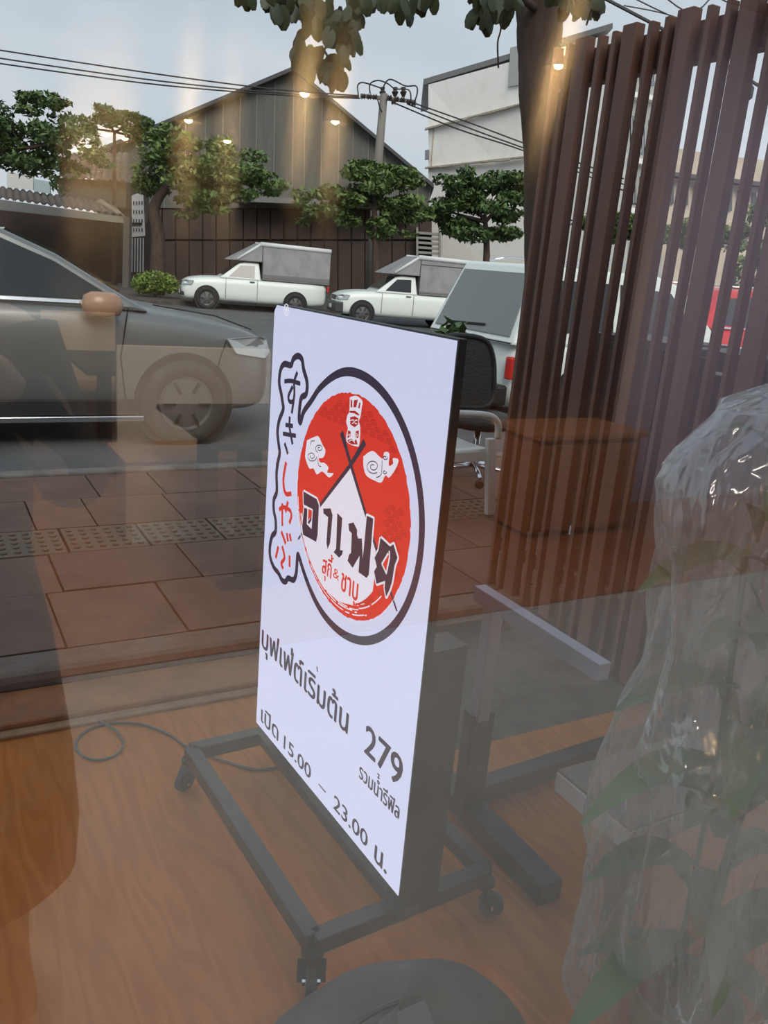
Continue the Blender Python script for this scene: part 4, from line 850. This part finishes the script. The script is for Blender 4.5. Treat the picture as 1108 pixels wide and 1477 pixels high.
for P, D_, r, lab in wires:
    tag(G().tube(smooth([tuple(ay(x, y, D_)) for x, y in P], 6), r, 6).make('overhead_wire', M_DARK), lab, 'wire')
wbx = thing('cable_box', 'black cable splice box hanging on the thick cable behind the slats', 'cable box', tuple(ay(1068, 122, 9)))
G().tube([ay(1058, 108, 9), ay(1064, 118, 9), ay(1074, 136, 9), ay(1078, 146, 9)], [.04, .10, .10, .05], 10).make('body', M_DARK, wbx)

# ================================================================== THE DINING ROOM SWAPPED BEHIND THE VIEWER (the reflected street stands solid beyond the pane)
def mir(g): return g.mirror(.6)
M_TT = mat('black_tabletop', (.012, .009, .008), .5, spec=.2); M_PLY = mat('pale_laminate', (.80, .74, .66), .6, noise=((.70, .64, .56), 2, 4, .4, .7), grain=(14, 14, .6)); M_PLY2 = mat('tan_laminate', (.55, .33, .18), .55)
def mthing(name, label, cat, u, n, group=None): return thing(name, label, cat, (u, 1.2-n, 0), group)
def dtable(label, u0, u1, n0, n1):
    t = mthing('dining_table', label, 'table', (u0+u1)/2, (n0+n1)/2)
    mir(G().box(((u0+u1)/2, (n0+n1)/2, .735), (u1-u0, n1-n0, .03))).make('tabletop', M_TT, t, bevel=.003)
    for n in (n0+.18, n1-.18): mir(G().box(((u0+u1)/2-.12, n, .36), (.09, .09, .72))).make('leg', M_TT, t); mir(G().box(((u0+u1)/2, n, .02), (.5, .09, .03))).make('foot', M_TT, t)
dtable('black-topped dining table nearer the shop pane, reflected over the front wheel of the silver car', 1.10, 1.80, 3.42, 4.42)
dtable('black-topped dining table farther into the room, reflected over the door of the silver car', .95, 1.75, 5.6, 6.7)
def booth(label, u0, u1, n, nseat):
    t = mthing('booth_seat', label, 'bench', (u0+u1)/2, n)
    mir(G().box(((u0+u1)/2, n, .50), (u1-u0, .04, 1.0))).make('back_panel', M_PLY, t, bevel=.004)
    mir(G().box(((u0+u1)/2-.03, n-nseat/2-.02, .42), (u1-u0+.06, nseat, .05))).make('seat', M_PLY2, t, bevel=.004)
    mir(G().box(((u0+u1)/2-.03, n-nseat-.01, .20), (u1-u0+.06, .03, .40))).make('front_panel', M_PLY2, t)
    mir(G().box(((u0+u1)/2-.03, n-nseat-.03, .05), (u1-u0, .02, .10))).make('kick_board', M_PLY, t)
booth('pale laminate booth seat with tan front, reflected over the front wing of the silver car', .99, 1.92, 4.9, .5)
booth('farther pale laminate booth seat, reflected over the door handle of the silver car', .88, 1.45, 7.2, .5)
cb = mthing('wooden_cabinet', 'orange-brown wooden cabinet reflected over the left end of the slat screen', 'cabinet', 3.68, 4.0)
mir(G().box((3.66, 4.05, .33), (.84, .45, .60))).make('body', mat('orange_wood', (.42, .17, .06), .5, noise=((.32, .12, .045), 2, 4, .4, .7), grain=(1, 1, 9)), cb, bevel=.004)
mir(G().box((3.66, 4.04, .65), (.90, .50, .035))).make('top', mat('orange_wood_edge', (.48, .21, .08), .45), cb, bevel=.004)
for s in (-1, 1): mir(G().box((3.66+s*.205, 3.815, .33), (.39, .02, .54))).make('door', MATS['orange_wood'], cb, bevel=.003)
LL = ['outermost in the left cluster', 'second in the left cluster', 'third in the left cluster', 'innermost in the left cluster', 'over the forked tree crown, left one', 'over the forked tree crown, right one', 'on the gabled shed wall, higher one', 'on the gabled shed wall, lower one', 'on the thick tree trunk']
M_BULB = mat('warm_bulb', (1, .8, .5), .4, emit=(1, .62, .26), estr=650)
lamps = [(108, 213, 6.2), (127, 207, 6.6), (153, 190, 5.6), (180, 196, 6.0), (272, 170, 5.0), (328, 200, 5.4), (440, 132, 4.4), (484, 172, 4.8), (806, 92, 3.9)]
for i, (x, y, n) in enumerate(lamps):
    p = an(x, y, n); q = Vector((p.x, 1.2-n, p.z))
    t = thing('pendant_lamp', 'warm pendant lamp glowing '+LL[i], 'lamp', (q.x, q.y, 3.37), 'dining-room pendant lamps')
    G().tube([(q.x, q.y, 3.37), (q.x, q.y, q.z+.10)], .004, 6).make('cord', M_DARK, t)
    G().lathe([(.02, .12), (.03, .10), (.075, -.02), (.07, -.02), (.025, .09)], q, seg=20).make('shade', M_DARK, t)
    G().lathe([(0, .03), (.018, .02), (.026, 0), (.018, -.02), (0, -.028)], q, seg=14).make('bulb', M_BULB, t, smooth=True)
# photographer (only a dark shape mirrored at the lower left of the pane)
ph = thing('person', 'person in a long dark coat, a dark shape reflected at the lower left', 'person', (-.02, -.36, 0))
def skin(name, pts, edges, rad, m, parent, sub=2):
    me = bpy.data.meshes.new(name); me.from_pydata([Vector(p)-ORG[parent.name] for p in pts], edges, []); o = bpy.data.objects.new(name, me); COL.objects.link(o); o.parent = parent; ORG[o.name] = ORG[parent.name]
    s = o.modifiers.new('skin', 'SKIN'); s.use_smooth_shade = True
    for i, r in enumerate(rad): v = me.skin_vertices[0].data[i]; v.radius = r if isinstance(r, tuple) else (r, r); v.use_root = (i == 0)
    b = o.modifiers.new('s', 'SUBSURF'); b.levels = sub; b.render_levels = sub; me.materials.append(m); return o
bx, by = -.02, -.38
M_SKIN = mat('skin', (.45, .26, .18), .55); M_COAT = mat('black_cloth', (.012, .012, .014), .9)
pts = [(bx, by, .95), (bx, by, 1.12), (bx, by, 1.32), (bx, by+.01, 1.45), (bx+.01, by+.03, 1.54), (bx+.01, by+.05, 1.64),
       (bx-.18, by, 1.40), (bx-.24, by+.10, 1.16), (bx-.10, by+.27, 1.38), (bx+.18, by, 1.40), (bx+.24, by+.10, 1.16), (bx+.10, by+.27, 1.38),
       (bx-.10, by, .86), (bx-.11, by+.01, .48), (bx-.11, by-.02, .09), (bx-.12, by+.14, .05), (bx+.10, by, .86), (bx+.11, by+.02, .48), (bx+.11, by-.01, .09), (bx+.12, by+.15, .05)]
ed = [(0, 1), (1, 2), (2, 3), (3, 4), (4, 5), (2, 6), (6, 7), (7, 8), (2, 9), (9, 10), (10, 11), (0, 12), (12, 13), (13, 14), (14, 15), (0, 16), (16, 17), (17, 18), (18, 19)]
skin('body', pts, ed, [(.15, .11), (.13, .10), (.15, .11), .055, .06, (.085, .10), .06, .045, .03, .06, .045, .03, .085, .058, .042, .035, .085, .058, .042, .035], M_SKIN, ph)
rows = []
for z, rx, ry in ((1.42, .15, .09), (1.36, .20, .12), (1.15, .19, .13), (1.0, .18, .13), (.85, .21, .15), (.6, .24, .17), (.42, .25, .18), (.30, .24, .17)):
    rows.append([(bx+rx*math.cos(b)*(1+.03*math.sin(6*b)), by+ry*math.sin(b), z) for b in [k*math.pi/16 for k in range(32)]])
G().quadgrid(rows, True).make('coat', M_COAT, ph, smooth=True)
for s in (-1, 1): G().tube([(bx+s*.17, by, 1.385), (bx+s*.245, by+.09, 1.15), (bx+s*.14, by+.23, 1.335)], [.075, .062, .045], 12).make('sleeve', M_COAT, ph, smooth=True)
rows = []
for i in range(7):
    a = math.pi*.62*i/6; rows.append([(bx+.01+.098*math.sin(a)*math.cos(b), by+.035+.112*math.sin(a)*math.sin(b), 1.665+.10*math.cos(a)) for b in [k*math.pi/10 for k in range(20)]])
G().quadgrid(rows, True).make('hair', M_DARK, ph, smooth=True)
for s in (-1, 1):
    G().lathe([(0, -.006), (.009, 0), (0, .006)], (bx+.01+s*.03, by+.148, 1.645), 'y', 8).make('eye', M_DARK, ph)
    for k in range(4): G().tube([(bx+s*(.085-k*.004), by+.285, 1.40+k*.018), (bx+s*(.07-k*.003), by+.312, 1.405+k*.018), (bx+s*.052, by+.318, 1.41+k*.018)], [.008, .0075, .006], 6).make('finger', M_SKIN, ph, smooth=True)
    G().tube([(bx+s*.085, by+.28, 1.42), (bx+s*.06, by+.272, 1.455)], [.010, .008], 6).make('thumb', M_SKIN, ph)
    G().lathe([(0, -.02), (.022, -.015), (.024, 0), (.018, .02), (0, .024)], (bx+s*.096, by+.27, 1.41), 'z', 10).make('palm', M_SKIN, ph, smooth=True)
